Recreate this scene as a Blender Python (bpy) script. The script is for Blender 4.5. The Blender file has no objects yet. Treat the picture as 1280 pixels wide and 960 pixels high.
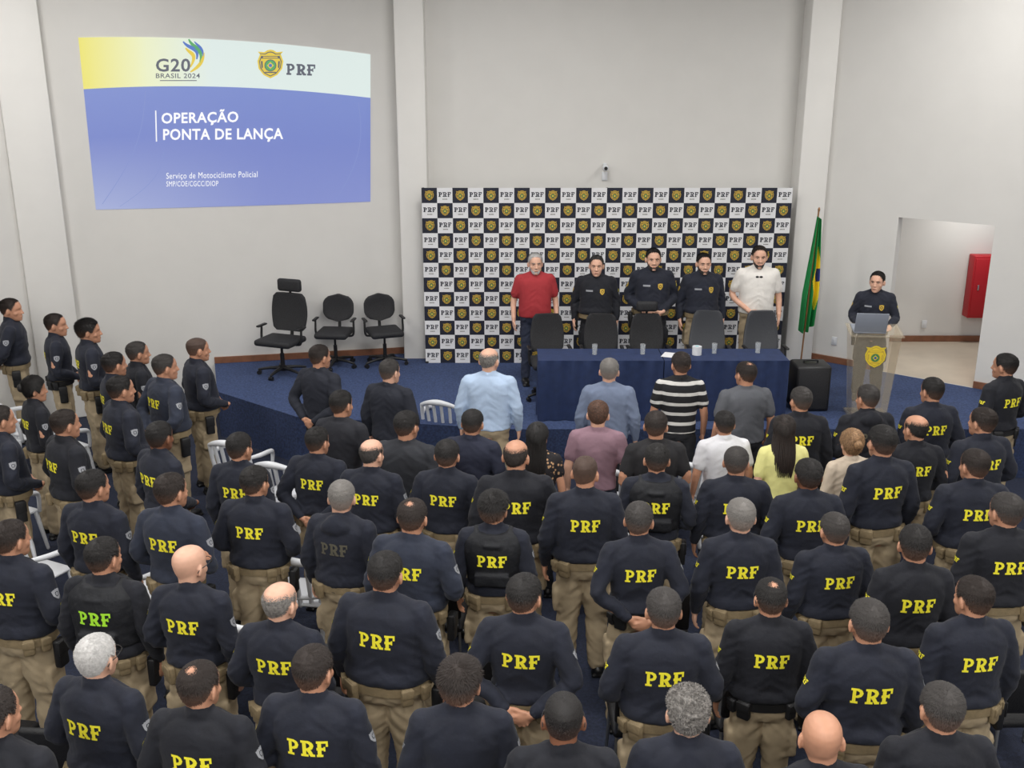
import bpy, bmesh, math, random, time
import numpy as np
from mathutils import Vector, Matrix, noise
from mathutils.bvhtree import BVHTree
random.seed(7)
T0 = time.time()
PI = math.pi
C = bpy.context.scene.collection
F = 1300.0; PIT = math.radians(17.2); CZ = 4.6; ST = 0.6
cp, sp = math.cos(PIT), math.sin(PIT)

# ------------------------------------------------------------------ measuring helpers (photo survey -> room metres)
def ray(px, py):
    a = (px-640)/F; b = (py-480)/F
    return Vector((a, cp - b*sp, -sp - b*cp))
def on_y(px, py, Y):
    d = ray(px, py); t = Y/d.y
    return Vector((d.x*t, Y, CZ+d.z*t))
def on_z(px, py, Z):
    d = ray(px, py); t = (Z-CZ)/d.z
    return Vector((d.x*t, d.y*t, Z))
def on_plane(px, py, P0, N):
    d = ray(px, py); o = Vector((0, 0, CZ))
    t = (P0-o).dot(N)/d.dot(N)
    return o+d*t

# ------------------------------------------------------------------ materials
def mat(name, col, rough=.6, metal=0, nscale=0, nvar=.15, bump=0, bscale=60, emis=None, estr=1, sheen=0, spec=None):
    m = bpy.data.materials.new(name); m.use_nodes = True
    nt = m.node_tree; b = nt.nodes['Principled BSDF']
    b.inputs['Base Color'].default_value = (*col, 1); b.inputs['Roughness'].default_value = rough
    b.inputs['Metallic'].default_value = metal
    if spec is not None: b.inputs['Specular IOR Level'].default_value = spec
    if sheen:
        b.inputs['Sheen Weight'].default_value = sheen
    tc = nt.nodes.new('ShaderNodeTexCoord')
    if nscale:
        n = nt.nodes.new('ShaderNodeTexNoise'); n.inputs['Scale'].default_value = nscale; n.inputs['Detail'].default_value = 5
        r = nt.nodes.new('ShaderNodeValToRGB')
        r.color_ramp.elements[0].position = .3; r.color_ramp.elements[1].position = .7
        r.color_ramp.elements[0].color = (*[c*(1-nvar) for c in col], 1)
        r.color_ramp.elements[1].color = (*[min(1, c*(1+nvar)) for c in col], 1)
        nt.links.new(tc.outputs['Object'], n.inputs['Vector']); nt.links.new(n.outputs['Fac'], r.inputs['Fac'])
        nt.links.new(r.outputs['Color'], b.inputs['Base Color'])
    if bump:
        n2 = nt.nodes.new('ShaderNodeTexNoise'); n2.inputs['Scale'].default_value = bscale; n2.inputs['Detail'].default_value = 4
        bp = nt.nodes.new('ShaderNodeBump'); bp.inputs['Strength'].default_value = bump; bp.inputs['Distance'].default_value = .01
        nt.links.new(tc.outputs['Object'], n2.inputs['Vector']); nt.links.new(n2.outputs['Fac'], bp.inputs['Height'])
        nt.links.new(bp.outputs['Normal'], b.inputs['Normal'])
    if emis:
        b.inputs['Emission Color'].default_value = (*emis, 1); b.inputs['Emission Strength'].default_value = estr
    return m
def s2l(r, g, b):
    f = lambda c: (c/255/12.92 if c/255 <= .04045 else ((c/255+.055)/1.055)**2.4)
    return (f(r), f(g), f(b))
M = {}
M['wall'] = mat('wall_paint', s2l(216, 214, 210), .85, nscale=3, nvar=.015, bump=.05, bscale=90)
M['pil'] = mat('pilaster_paint', s2l(226, 224, 220), .8, nscale=3, nvar=.015)
M['ceil'] = mat('ceiling_paint', s2l(228, 227, 222), .9)
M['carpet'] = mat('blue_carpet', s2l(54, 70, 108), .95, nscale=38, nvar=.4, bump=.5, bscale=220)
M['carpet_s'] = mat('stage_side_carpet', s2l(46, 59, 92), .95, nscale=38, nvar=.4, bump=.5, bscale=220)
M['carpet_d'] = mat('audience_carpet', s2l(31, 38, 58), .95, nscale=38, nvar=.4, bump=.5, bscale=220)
M['base'] = mat('brown_skirting', s2l(128, 84, 60), .5, nscale=12)
M['tile'] = mat('corridor_tile', s2l(196, 184, 166), .35, nscale=4, nvar=.06)
M['navy'] = mat('navy_uniform_cloth', s2l(25, 29, 43), .85, nscale=7, nvar=.2, bump=.25, bscale=45, sheen=.05)
M['navy2'] = mat('faded_uniform_cloth', s2l(40, 46, 62), .85, nscale=7, nvar=.2, bump=.25, bscale=45, sheen=.08)
M['navy3'] = mat('black_uniform_cloth', s2l(20, 22, 31), .85, nscale=7, nvar=.2, bump=.25, bscale=45, sheen=.04)
M['vest'] = mat('black_vest_nylon', s2l(18, 20, 26), .7, nscale=20, nvar=.3, bump=.5, bscale=30)
M['khaki'] = mat('khaki_twill', s2l(168, 151, 123), .85, nscale=9, nvar=.09, bump=.25, bscale=30)
M['belt_k'] = mat('khaki_webbing', s2l(130, 114, 86), .8, nscale=20, nvar=.15, bump=.3)
M['belt_b'] = mat('black_webbing', s2l(22, 22, 24), .55, nscale=20, nvar=.2)
M['yel'] = mat('yellow_print', (1.0, .90, .045), .6)
M['grn'] = mat('green_print', s2l(176, 240, 58), .6)
M['dimprint'] = mat('grey_print', s2l(92, 88, 74), .7)
M['patch'] = mat('pale_patch', s2l(150, 152, 158), .7)
M['boot'] = mat('black_leather', s2l(18, 18, 19), .4)
SK = [s2l(220, 172, 147), s2l(194, 142, 114), s2l(138, 92, 68)]
M['skin'] = [mat('skin_light', SK[0], .5, nscale=25, nvar=.06), mat('skin_tan', SK[1], .5, nscale=25, nvar=.06), mat('skin_brown', SK[2], .5, nscale=25, nvar=.06)]
HCOL = {'black': s2l(22, 18, 17), 'brown': s2l(38, 28, 23), 'lbrown': s2l(84, 56, 40), 'blond': s2l(150, 116, 82), 'grey': s2l(122, 118, 114), 'dgrey': s2l(58, 54, 52), 'white': s2l(196, 194, 192), 'buzz': s2l(74, 56, 47)}
for k_, c_ in HCOL.items():
    M['h_'+k_] = mat('hair_'+k_, c_, .62, nscale=75, nvar=.5 if k_ != 'white' else .2)
def fade_mat(k, skin):
    """short clipped hair: full colour on top, thinning into the skin towards ears and nape"""
    key = ('fade', k, skin)
    if key in M: return M[key]
    m = mat('clipped_hair', HCOL[k], .65); nt = m.node_tree; b = nt.nodes['Principled BSDF']
    c = HCOL[k]; sk = SK[skin]; lo = tuple(c[i]*.72+sk[i]*.24 for i in range(3))
    tc = nt.nodes.new('ShaderNodeTexCoord'); sx = nt.nodes.new('ShaderNodeSeparateXYZ'); nz = nt.nodes.new('ShaderNodeTexNoise'); nz.inputs['Scale'].default_value = 70
    ad = nt.nodes.new('ShaderNodeMath'); ad.operation = 'MULTIPLY_ADD'; ad.inputs[1].default_value = .06
    mr = nt.nodes.new('ShaderNodeMapRange'); mr.inputs['From Min'].default_value = .09; mr.inputs['From Max'].default_value = .185
    mx = nt.nodes.new('ShaderNodeMix'); mx.data_type = 'RGBA'; mx.inputs[6].default_value = (*lo, 1); mx.inputs[7].default_value = (*c, 1)
    nt.links.new(tc.outputs['Object'], sx.inputs[0]); nt.links.new(tc.outputs['Object'], nz.inputs['Vector'])
    nt.links.new(nz.outputs['Fac'], ad.inputs[0]); nt.links.new(sx.outputs['Z'], ad.inputs[2]); nt.links.new(ad.outputs[0], mr.inputs['Value'])
    nt.links.new(mr.outputs[0], mx.inputs[0]); nt.links.new(mx.outputs[2], b.inputs['Base Color']); M[key] = m; return m
M['black'] = mat('black_plastic', s2l(24, 24, 26), .45)
M['mesh'] = mat('black_mesh_fabric', s2l(34, 34, 37), .7, nscale=80, nvar=.4, bump=.5, bscale=150)
M['gleather'] = mat('charcoal_leather', s2l(62, 64, 69), .5, bump=.2, bscale=40)
M['chrome'] = mat('chrome', (.6, .6, .62), .25, 1)
M['cloth'] = mat('navy_tablecloth', s2l(32, 48, 86), .8, nscale=12, nvar=.15, bump=.2, bscale=80)
M['wplas'] = mat('white_plastic', s2l(216, 218, 222), .4)
M['bseat'] = mat('black_upholstery', s2l(20, 20, 23), .6, bump=.3, bscale=90)
M['steel'] = mat('grey_steel', s2l(150, 152, 155), .35, .8)
M['lap'] = mat('silver_laptop_shell', s2l(140, 146, 158), .4)
M['red'] = mat('red_enamel', s2l(172, 18, 32), .5)
M['white'] = mat('white_print', s2l(226, 226, 228), .7)
M['pnavy'] = mat('dark_print', s2l(22, 26, 44), .6)
M['gold'] = mat('gold_print', s2l(206, 172, 66), .5)
M['gold2'] = mat('bright_gold_print', s2l(236, 210, 56), .5)
M['pgreen'] = mat('green_shield_print', s2l(60, 130, 80), .6)
M['pblue'] = mat('blue_shield_print', s2l(50, 90, 160), .6)
M['fgreen'] = mat('flag_green', s2l(24, 136, 70), .7, bump=.2, bscale=30)
M['fyel'] = mat('flag_yellow', s2l(240, 212, 40), .7)
M['fblue'] = mat('flag_blue', s2l(30, 50, 130), .7)
M['wood'] = mat('varnished_wood', s2l(140, 100, 62), .4, nscale=10, nvar=.2)
def glassy(name, tint, fac, diff=None):
    m = bpy.data.materials.new(name); m.use_nodes = True; nt = m.node_tree; nt.nodes.clear()
    o = nt.nodes.new('ShaderNodeOutputMaterial'); t = nt.nodes.new('ShaderNodeBsdfTransparent'); t.inputs[0].default_value = (*tint, 1)
    g = nt.nodes.new('ShaderNodeBsdfPrincipled'); g.inputs['Base Color'].default_value = (*(diff or (.8, .8, .8)), 1); g.inputs['Roughness'].default_value = .08
    x = nt.nodes.new('ShaderNodeMixShader'); x.inputs[0].default_value = fac
    nt.links.new(t.outputs[0], x.inputs[1]); nt.links.new(g.outputs[0], x.inputs[2]); nt.links.new(x.outputs[0], o.inputs[0])
    return m
M['acryl'] = glassy('clear_acrylic', (1, .98, .95), .20, s2l(206, 196, 176))
M['glass'] = glassy('drinking_glass', (.9, .93, .95), .25)

# ------------------------------------------------------------------ mesh accumulator
class G:
    def __init__(s): s.v = []; s.f = []; s.m = []
    def add(s, vs, fs, mi=0):
        o = len(s.v); s.v += [tuple(v) for v in vs]; s.f += [tuple(i+o for i in f) for f in fs]; s.m += [mi]*len(fs)
    def loft(s, rings, mi=0, cap=True):
        n = len(rings[0]); vs = [p for r in rings for p in r]; fs = []
        for i in range(len(rings)-1):
            for j in range(n):
                k = (j+1) % n
                fs.append((i*n+j, i*n+k, (i+1)*n+k, (i+1)*n+j))
        if cap:
            fs.append(tuple(range(n))[::-1]); fs.append(tuple((len(rings)-1)*n+j for j in range(n)))
        s.add(vs, fs, mi)
    def tube(s, pts, rad, n=12, sub=4, mi=0):
        P = [Vector(p) for p in pts]
        if len(P) > 2 and sub > 1:
            Q = [P[0]*2-P[1]]+P+[P[-1]*2-P[-2]]; R = [rad[0]]+list(rad)+[rad[-1]]; out = []; ro = []
            for i in range(1, len(Q)-2):
                for t in range(sub):
                    u = t/sub; a, b, c, d = Q[i-1], Q[i], Q[i+1], Q[i+2]
                    out.append(.5*((2*b)+(c-a)*u+(2*a-5*b+4*c-d)*u*u+(3*b-a-3*c+d)*u**3)); ro.append(R[i]*(1-u)+R[i+1]*u)
            out.append(P[-1]); ro.append(rad[-1]); P = out; rad = ro
        t = (P[1]-P[0]).normalized(); ref = Vector((0, 1, 0)) if abs(t.y) < .9 else Vector((1, 0, 0))
        u = t.cross(ref).normalized(); rings = []
        def rg(c, r, u, w): return [c+u*(r*math.cos(2*PI*j/n))+w*(r*math.sin(2*PI*j/n)) for j in range(n)]
        w = t.cross(u)
        r0 = rad[0]
        rings.append(rg(P[0]-t*r0*.95, r0*.3, u, w)); rings.append(rg(P[0]-t*r0*.6, r0*.8, u, w))
        for i, p in enumerate(P):
            if i == 0: tt = t
            elif i == len(P)-1: tt = (P[i]-P[i-1]).normalized()
            else: tt = (P[i+1]-P[i-1]).normalized()
            u = (u-tt*u.dot(tt)).normalized(); w = tt.cross(u)
            rings.append(rg(p, rad[i], u, w))
        r1 = rad[-1]
        rings.append(rg(P[-1]+tt*r1*.6, r1*.8, u, w)); rings.append(rg(P[-1]+tt*r1*.95, r1*.3, u, w))
        s.loft(rings, mi)
    def cyl(s, a, b, r, n=12, mi=0, r2=None):
        a = Vector(a); b = Vector(b); t = (b-a).normalized(); ref = Vector((0, 1, 0)) if abs(t.y) < .9 else Vector((1, 0, 0))
        u = t.cross(ref).normalized(); w = t.cross(u); r2 = r if r2 is None else r2
        s.loft([[c+u*(q*math.cos(2*PI*j/n))+w*(q*math.sin(2*PI*j/n)) for j in range(n)] for c, q in ((a, r), (b, r2))], mi)
    def ell(s, c, r, n=14, m=9, mi=0, R=None):
        rings = []
        for i in range(m+1):
            a = PI*(i+.02)/(m+.04); z = -math.cos(a); q = math.sin(a); ring = []
            for j in range(n):
                p = Vector((r[0]*q*math.cos(2*PI*j/n), r[1]*q*math.sin(2*PI*j/n), r[2]*z))
                if R: p = R @ p
                ring.append(p+Vector(c))
            rings.append(ring)
        s.loft(rings, mi)
    def box(s, c, sz, bev=0, R=None, mi=0, seg=2):
        bm = bmesh.new(); bmesh.ops.create_cube(bm, size=1)
        for v in bm.verts: v.co = Vector((v.co.x*sz[0], v.co.y*sz[1], v.co.z*sz[2]))
        if bev: bmesh.ops.bevel(bm, geom=bm.edges[:], offset=min(bev, min(sz)*.45), segments=seg, affect='EDGES', profile=.5)
        bm.verts.index_update()
        vs = [((R @ v.co) if R else v.co)+Vector(c) for v in bm.verts]; fs = [tuple(v.index for v in f.verts) for f in bm.faces]
        bm.free(); s.add(vs, fs, mi)
    def mesh(s, name='m', mats=(), smooth=True):
        me = bpy.data.meshes.new(name); me.from_pydata(s.v, [], s.f)
        for m in mats: me.materials.append(m)
        if s.m and max(s.m) > 0: me.polygons.foreach_set('material_index', s.m)
        if smooth:
            me.polygons.foreach_set('use_smooth', [True]*len(me.polygons))
            try: me.set_sharp_from_angle(angle=math.radians(50))
            except Exception: pass
        me.update(); return me
def put(name, me, parent=None, mats=None, loc=None, rot=None, scale=None):
    if isinstance(me, G): me = me.mesh(name, mats or ()); mats = None
    o = bpy.data.objects.new(name, me); C.objects.link(o)
    if parent: o.parent = parent
    if loc: o.location = loc
    if rot: o.rotation_euler = rot
    if scale: o.scale = (scale, scale, scale)
    if mats:
        if len(me.materials) == 0:
            for m in mats: me.materials.append(None)
        for i, m in enumerate(mats):
            o.material_slots[i].link = 'OBJECT'; o.material_slots[i].material = m
    return o
def tag(o, label, cat, group=None):
    o['label'] = label; o['category'] = cat
    if group: o['group'] = group
    return o
def thing(name, label, cat, loc=(0, 0, 0), rz=0, group=None, scale=None):
    o = bpy.data.objects.new(name, None); o.empty_display_size = .1; C.objects.link(o); o.location = loc; o.rotation_euler = (0, 0, rz)
    if scale: o.scale = scale
    return tag(o, label, cat, group)
def struct(name, g, mats, smooth=False):
    o = put(name, g.mesh(name, mats, smooth)); o['kind'] = 'structure'; return o
def remeshed(g, vox, it=2, wr=0, name='m', folds=(), calm=False):
    me = g.mesh('tmp'); o = bpy.data.objects.new('tmp', me); C.objects.link(o)
    r = o.modifiers.new('r', 'REMESH'); r.mode = 'VOXEL'; r.voxel_size = vox
    if it:
        s = o.modifiers.new('s', 'SMOOTH'); s.factor = .5; s.iterations = it
    dg = bpy.context.evaluated_depsgraph_get()
    m2 = bpy.data.meshes.new_from_object(o.evaluated_get(dg)); m2.name = name
    bpy.data.objects.remove(o); bpy.data.meshes.remove(me)
    if wr:
        off = Vector((random.random()*50, random.random()*50, 0))
        co = [v.co.copy() for v in m2.vertices]; nn = [v.normal.copy() for v in m2.vertices]
        for v, c, n in zip(m2.vertices, co, nn):
            sl = c.z+.7*abs(c.x)
            a = noise.noise(Vector((c.x*6, c.y*6, sl*9))+off)
            b = 1-2*abs(noise.noise(Vector((c.x*6, c.y*6, sl*15))+off*1.7))   # creases
            e = noise.noise(Vector((c.x*24, c.y*24, c.z*30))+off)
            w = 1.0
            for (fp, fr, fa) in folds:
                d = (c-fp).length
                if d < fr: w += fa*(1-d/fr)
            if calm and c.y < 0 and abs(c.x) < .17 and 1.18 < c.z < 1.40:
                w *= max(.12, min(1, max(abs(c.x)-.10, 0)/.07+max(abs(c.z-1.285)-.05, 0)/.06))
            v.co = c+n*(wr*w*(a*.8+(b-.55)*.75+e*.2))
    m2.materials.clear()
    m2.polygons.foreach_set('use_smooth', [True]*len(m2.polygons)); m2.update()
    return m2

# ------------------------------------------------------------------ block slab lettering, drawn as filled cells
def letter_in(ch, a, b):
    if ch in 'PR':
        if .12 <= a <= .40: return True
        if b < .15 and a <= .54: return True
        if a < .5 and (b > .84 or (.38 < b < .54 and a > .12)) : return True
        if a >= .45:
            o = ((a-.45)/.47)**2+((b-.69)/.31)**2; i = ((a-.45)/.19)**2+((b-.69)/.14)**2
            if o <= 1 and i >= 1: return True
        if ch == 'R':
            if b < .45 and abs(a-(.52+(.45-b)*.72)) < .16: return True
            if b < .15 and .66 < a < 1.0: return True
        return False
    if ch == 'F':
        return (.12 <= a <= .42) or (b < .15 and a < .58) or (b > .84) or (a > .8 and b > .64) or (.42 < b < .58 and a < .78) or (.62 < a < .78 and .34 < b < .66)
def prf_in(u, v):
    if u < .31: return letter_in('P', u/.31, v)
    if .345 < u < .68: return letter_in('R', (u-.345)/.335, v)
    if u > .72: return letter_in('F', (u-.72)/.28, v)
    return False
def prf_cells(nx, ny):
    out = []
    for j in range(ny):
        i = 0
        while i < nx:
            if prf_in((i+.5)/nx, (j+.5)/ny):
                k = i
                while k < nx and prf_in((k+.5)/nx, (j+.5)/ny): k += 1
                out.append((i/nx, k/nx, j/ny, (j+1)/ny)); i = k
            else: i += 1
    return out

# ------------------------------------------------------------------ human figure
HR = [(0, .058, .022, .018), (.012, .048, .038, .042), (.035, .028, .052, .066), (.065, .012, .0625, .083), (.095, .004, .069, .092), (.125, .0, .0745, .098),
      (.155, -.003, .0770, .101), (.185, -.006, .0725, .096), (.208, -.009, .060, .080), (.224, -.011, .042, .056), (.233, -.012, .022, .030), (.236, -.012, .004, .005)]
HZ = [h[0] for h in HR]
HS = 1.13
def hsurf(th, z):
    cy, rx, ry = (np.interp(z, HZ, [h[i] for h in HR]) for i in (1, 2, 3))
    x = rx*math.sin(th); y = ry*math.cos(th)
    p = Vector((x, cy+y, z))
    if y > 0:
        p.y -= .010*math.exp(-((abs(x)-.031)**2/.017**2+(z-.118)**2/.012**2))
        p.y += .004*math.exp(-((abs(x)-.028)**2/.02**2+(z-.142)**2/.01**2))
    return p
def head(g, T):
    rings = []; n = 40
    for z in list(np.linspace(0, .2, 34))+[.208, .216, .224, .229, .233, .236]:
        rings.append([T @ hsurf(2*PI*j/n, z) for j in range(n)])
    g.loft(rings)
    def E(c, r, R=None): g.ell(T @ Vector(c), r, R=(T.to_3x3() @ R) if R else T.to_3x3())
    E((0, .098, .100), (.011, .014, .030), Matrix.Rotation(.28, 3, 'X'))
    E((0, .110, .083), (.013, .012, .010)); E((.012, .101, .080), (.008, .009, .007)); E((-.012, .101, .080), (.008, .009, .007))
    E((0, .091, .052), (.025, .011, .0055)); E((0, .089, .043), (.021, .011, .0065)); E((0, .078, .016), (.024, .018, .016))
    for s in (-1, 1):
        E((s*.081, -.006, .106), (.010, .020, .034), Matrix.Rotation(-.2, 3, 'X') @ Matrix.Rotation(s*.45, 3, 'Z'))
        E((s*.046, .054, .086), (.020, .022, .024))
TB = [(.82, -.005, .14, .10), (.90, -.012, .170, .120), (.97, -.004, .166, .116), (1.05, 0, .158, .110), (1.14, 0, .165, .114), (1.24, -.002, .182, .122),
      (1.33, -.006, .194, .122), (1.40, -.01, .186, .108), (1.445, -.012, .150, .088), (1.475, -.010, .104, .074), (1.50, -.006, .070, .064), (1.55, -.004, .056, .058)]
def trow(z, k, d):
    cy, rx, ry = (float(np.interp(z, [t[0] for t in TB], [t[i] for t in TB])) for i in (1, 2, 3))
    w = math.exp(-((z-1.04)/.2)**2); wu = 1 if z < 1.42 else max(0, 1-(z-1.42)/.05)
    return (z, cy+k*.028*w, rx+d+k*(.05*w+.022*wu), ry+d+k*(.055*w+.014*wu))
def sring(z, cy, rx, ry, n=28, e=2.35):
    out = []
    for j in range(n):
        a = 2*PI*j/n; c, s = math.cos(a), math.sin(a)
        out.append(Vector((rx*math.copysign(abs(c)**(2/e), c), cy+ry*math.copysign(abs(s)**(2/e), s), z)))
    return out
def torso(g, z0, z1, k, d, n=18):
    g.loft([sring(*trow(z, k, d)) for z in np.linspace(z0, z1, n)])
def arm(pose, s, k):
    p = pose[0] if s < 0 else pose[-1]
    sh = Vector((s*(.188+.018*k), -.010, 1.412))
    if p == 's': el = (s*(.255+.04*k), -.035, 1.13); wr = (s*(.262+.045*k), .045, .885); d = (0, .06, -1); n = (-s, 0, 0); w = (0, 1, 0); cu = .32
    elif p == 'b': el = (s*(.285+.035*k), -.105, 1.15); wr = (s*.075, -.185-.05*k-(.03 if s > 0 else 0), .985); d = (-s*.85, -.02, -.5); n = (0, s, 0) ; w = (-s*.4, 0, .8); cu = .35
    elif p == 'f': el = (s*(.272+.04*k), -.04, 1.135); wr = (s*.10, .175+.08*k+(.03 if s > 0 else 0), .985); d = (-s*.85, .02, -.5); n = (0, -s, 0); w = (-s*.4, 0, .8); cu = .4
    elif p == 'l': el = (s*.27, .03, 1.15); wr = (s*.2, .27, 1.09); d = (-s*.15, .95, -.1); n = (0, 0, -1); w = (-s, 0, 0); cu = .15
    return sh, Vector(el), Vector(wr), Vector(d).normalized(), Vector(n), Vector(w), cu
def hand(g, wr, d, n, w, cu):
    n = (n-d*n.dot(d)).normalized(); w = (w-d*w.dot(d)-n*w.dot(n)).normalized()
    R = Matrix((w, n, d)).transposed()
    g.ell(wr+d*.048, (.041, .017, .052), n=14, m=8, R=R)
    g.tube([wr-d*.03, wr+d*.02], [.026, .024], n=10)
    for i, (o, L) in enumerate(((.030, .066), (.0105, .076), (-.0095, .070), (-.029, .056))):
        p = wr+w*o+d*(.082-.006*abs(i-1)); pts = [p-d*.02, p]; a = cu*.6
        for q in (.45, .32, .23):
            dd = d*math.cos(a)+n*math.sin(a)+w*(o*.8); p = p+dd.normalized()*L*q; pts.append(p); a += cu*1.3
        g.tube(pts, [.0105, .0102, .0095, .0088, .0078], n=8, sub=2)
    p = wr+d*.022+w*.026
    p2 = p+(d*.75+w*.55+n*.25).normalized()*.036; p3 = p2+(d*.9+w*.2+n*.35).normalized()*.03
    g.tube([p, p2, p3], [.0145, .012, .0095], n=8, sub=2)
HC = Vector((0, .014, 1.488))
def hT(yaw): return Matrix.Translation(HC) @ Matrix.Rotation(-math.radians(yaw), 4, 'Z') @ Matrix.Scale(HS, 4)
cache = {}
def body_mesh(pose, k, yaw, fine=False):
    key = ('body', pose, k, yaw, fine)
    if key in cache: return cache[key]
    g = G(); head(g, hT(yaw))
    g.tube([(0, -.012, 1.43), (0, -.010, 1.50), (0, -.010, 1.60)], [.060, .061+.006*k, .066], n=16)
    torso(g, .82, 1.44, k, -.020)
    for s in (-1, 1):
        sh, el, wr, d, n, w, cu = arm(pose, s, k)
        g.tube([sh+Vector((0, 0, -.01)), el, wr], [.046, .041, .0275], n=12)
        hand(g, wr, d, n, w, cu)
        g.tube([(s*.09, 0, .90), (s*.105, .012, .50), (s*.12, -.01, .09)], [.085, .055, .038], n=12)
        g.ell((s*.125, .05, .04), (.04, .12, .035))
    me = remeshed(g, .005 if fine else .0075, 2, 0, 'person_body'); cache[key] = me; return me
def shirt_mesh(kind, pose, k):
    key = ('shirt', kind, pose, k)
    if key in cache: return cache[key]
    g = G(); folds = []
    hem = {'long': .985, 'vest': 1.07, 'dress': .62}.get(kind, .93)
    if kind == 'dress':
        g.loft([sring(z, -.004, .20-.03*(z-.62), .14) for z in np.linspace(.62, .9, 6)])
        hem = .88
    torso(g, hem, 1.478, k, .032 if kind == 'vest' else .017)
    if kind in ('long', 'hood'): g.loft([sring(*trow(z, k, d)) for z, d in ((.985, .020), (1.0, .032), (1.03, .034), (1.07, .022))])
    if kind == 'vest':
        g.box((0, -.155-.03*k, 1.13), (.26, .03, .10), .012); g.box((0, -.145, 1.40), (.12, .03, .03), .01)
        for s in (-1, 1): g.tube([(s*.10, -.09, 1.38), (s*.115, -.01, 1.475), (s*.10, .08, 1.38)], [.035, .035, .035], n=10)
    else:
        top = 1.522 if kind in ('long', 'hood') else 1.510 if kind in ('polo', 'shirt') else 1.495
        g.tube([(0, -.010, 1.47), (0, -.014, top)], [.082, .069], n=18, sub=1)
        if kind in ('polo', 'shirt'):   # folded collar
            for s in (-1, 1): g.tube([(0, -.085, 1.505), (s*.07, -.03, 1.500), (s*.05, .06, 1.475), (s*.022, .095, 1.44)], [.010, .012, .012, .008], n=8)
        if kind == 'hood': g.ell((0, -.105, 1.44), (.115, .055, .075)); g.tube([(-.10, -.03, 1.46), (0, -.10, 1.50), (.10, -.03, 1.46)], [.03, .035, .03])
        for s in (-1, 1):
            g.tube([(s*.03, -.012, 1.480), (s*.10, -.012, 1.452), (s*.175, -.010, 1.418)], [.052, .052, .060])
            sh, el, wr, *_ = arm(pose, s, k)
            folds += [(el, .15, 2.2), (sh+Vector((-s*.03, 0, -.09)), .14, 1.3)]
            if kind in ('long', 'hood', 'shirt'):
                mid = el.lerp(wr, .5)
                g.tube([sh, sh.lerp(el, .5), el, mid, wr.lerp(el, .08)], [.070+.006*k, .066+.008*k, .060+.005*k, .052, .038], n=14)
            else:
                L = .42 if kind == 'dress' else .66
                g.tube([sh, sh.lerp(el, L*.5), sh.lerp(el, L)], [.068+.006*k, .068+.006*k, .067+.006*k], n=14)
    folds.append((Vector((0, 0, 1.05)), .28, 1.3))
    me = remeshed(g, .0110, 2, .0058 if kind in ('long', 'hood', 'shirt') else .0040, 'garment', folds, kind in ('long', 'vest', 'hood')); cache[key] = me; return me
def trouser_mesh(k, cargo):
    key = ('tr', k, cargo)
    if key in cache: return cache[key]
    g = G(); torso(g, .84, 1.01, k, .004, 8)
    for s in (-1, 1):
        q = .012 if cargo else 0
        g.tube([(s*.088, -.008, .88), (s*.098, 0, .70), (s*.108, .012, .48), (s*.115, -.002, .28), (s*.12, -.008, .10)], [.100+.012*k, .094+q+.008*k, .074+q, .068+q, .062+q], n=16)
        if cargo: g.box((s*(.197+.012*k), .0, .64), (.035, .15, .19), .015)
    me = remeshed(g, .0135, 2, .009, 'trousers', [(Vector((0, 0, .8)), .22, .6)]); cache[key] = me; return me
def boot_mesh(s):
    key = ('boot', s)
    if key in cache: return cache[key]
    g = G(); x = s*.125
    g.tube([(x-s*.004, -.012, .05), (x-s*.004, -.012, .18)], [.05, .052], sub=1)
    g.ell((x, .055, .045), (.05, .135, .045)); g.box((x, .045, .014), (.095, .285, .028), .012); g.ell((x, -.045, .045), (.042, .05, .045))
    me = remeshed(g, .009, 2, 0, 'boot'); cache[key] = me; return me
def belt_mesh(k):
    key = ('belt', k)
    if key in cache: return cache[key]
    g = G(); a = trow(.965, k, .022); b = trow(.965, k, .005)
    rings = []
    for (z, src) in ((.930, b), (.930, a), (.985, a), (.985, b)): rings.append(sring(z, src[1], src[2], src[3], 40))
    rings.append(rings[0]); g.loft(rings, cap=False); me = g.mesh('duty_belt'); cache[key] = me; return me
def pouch_mesh(sz):
    key = ('pouch', sz)
    if key in cache: return cache[key]
    g = G(); g.box((0, 0, 0), sz, .012); g.box((0, -sz[1]*.5, sz[2]*.22), (sz[0]*1.04, .012, sz[2]*.5), .005); me = g.mesh('pouch'); cache[key] = me; return me
def project_cells(bvh, cells, conv, org_dir, off):
    vs = []; fs = []; idx = {}
    def vv(u, v):
        key = (round(u, 4), round(v, 4))
        if key in idx: return idx[key]
        o, d = conv(u, v); h = bvh.ray_cast(o, d)
        p = (h[0] if h[0] is not None else None)
        idx[key] = None if p is None else len(vs)
        if p is not None: vs.append(p-d*off)
        return idx[key]
    for (a, b, c, e) in cells:
        q = [vv(a, c), vv(b, c), vv(b, e), vv(a, e)]
        if None not in q: fs.append(tuple(q))
    g = G(); g.add(vs, fs); return g
def grid_cells(fn, nx, ny):
    return [(i/nx, (i+1)/nx, j/ny, (j+1)/ny) for i in range(nx) for j in range(ny) if fn((i+.5)/nx, (j+.5)/ny)]
def shield_in(u, v):
    x = abs(u-.5)*2; return x < (.95 if v > .45 else .95*math.sqrt(max(0, v/.45))) and v < .98-.1*x
def badge_in(u, v):
    return shield_in(u, v) and not (.16 < math.hypot(u-.5, v-.5) < .25)
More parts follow.
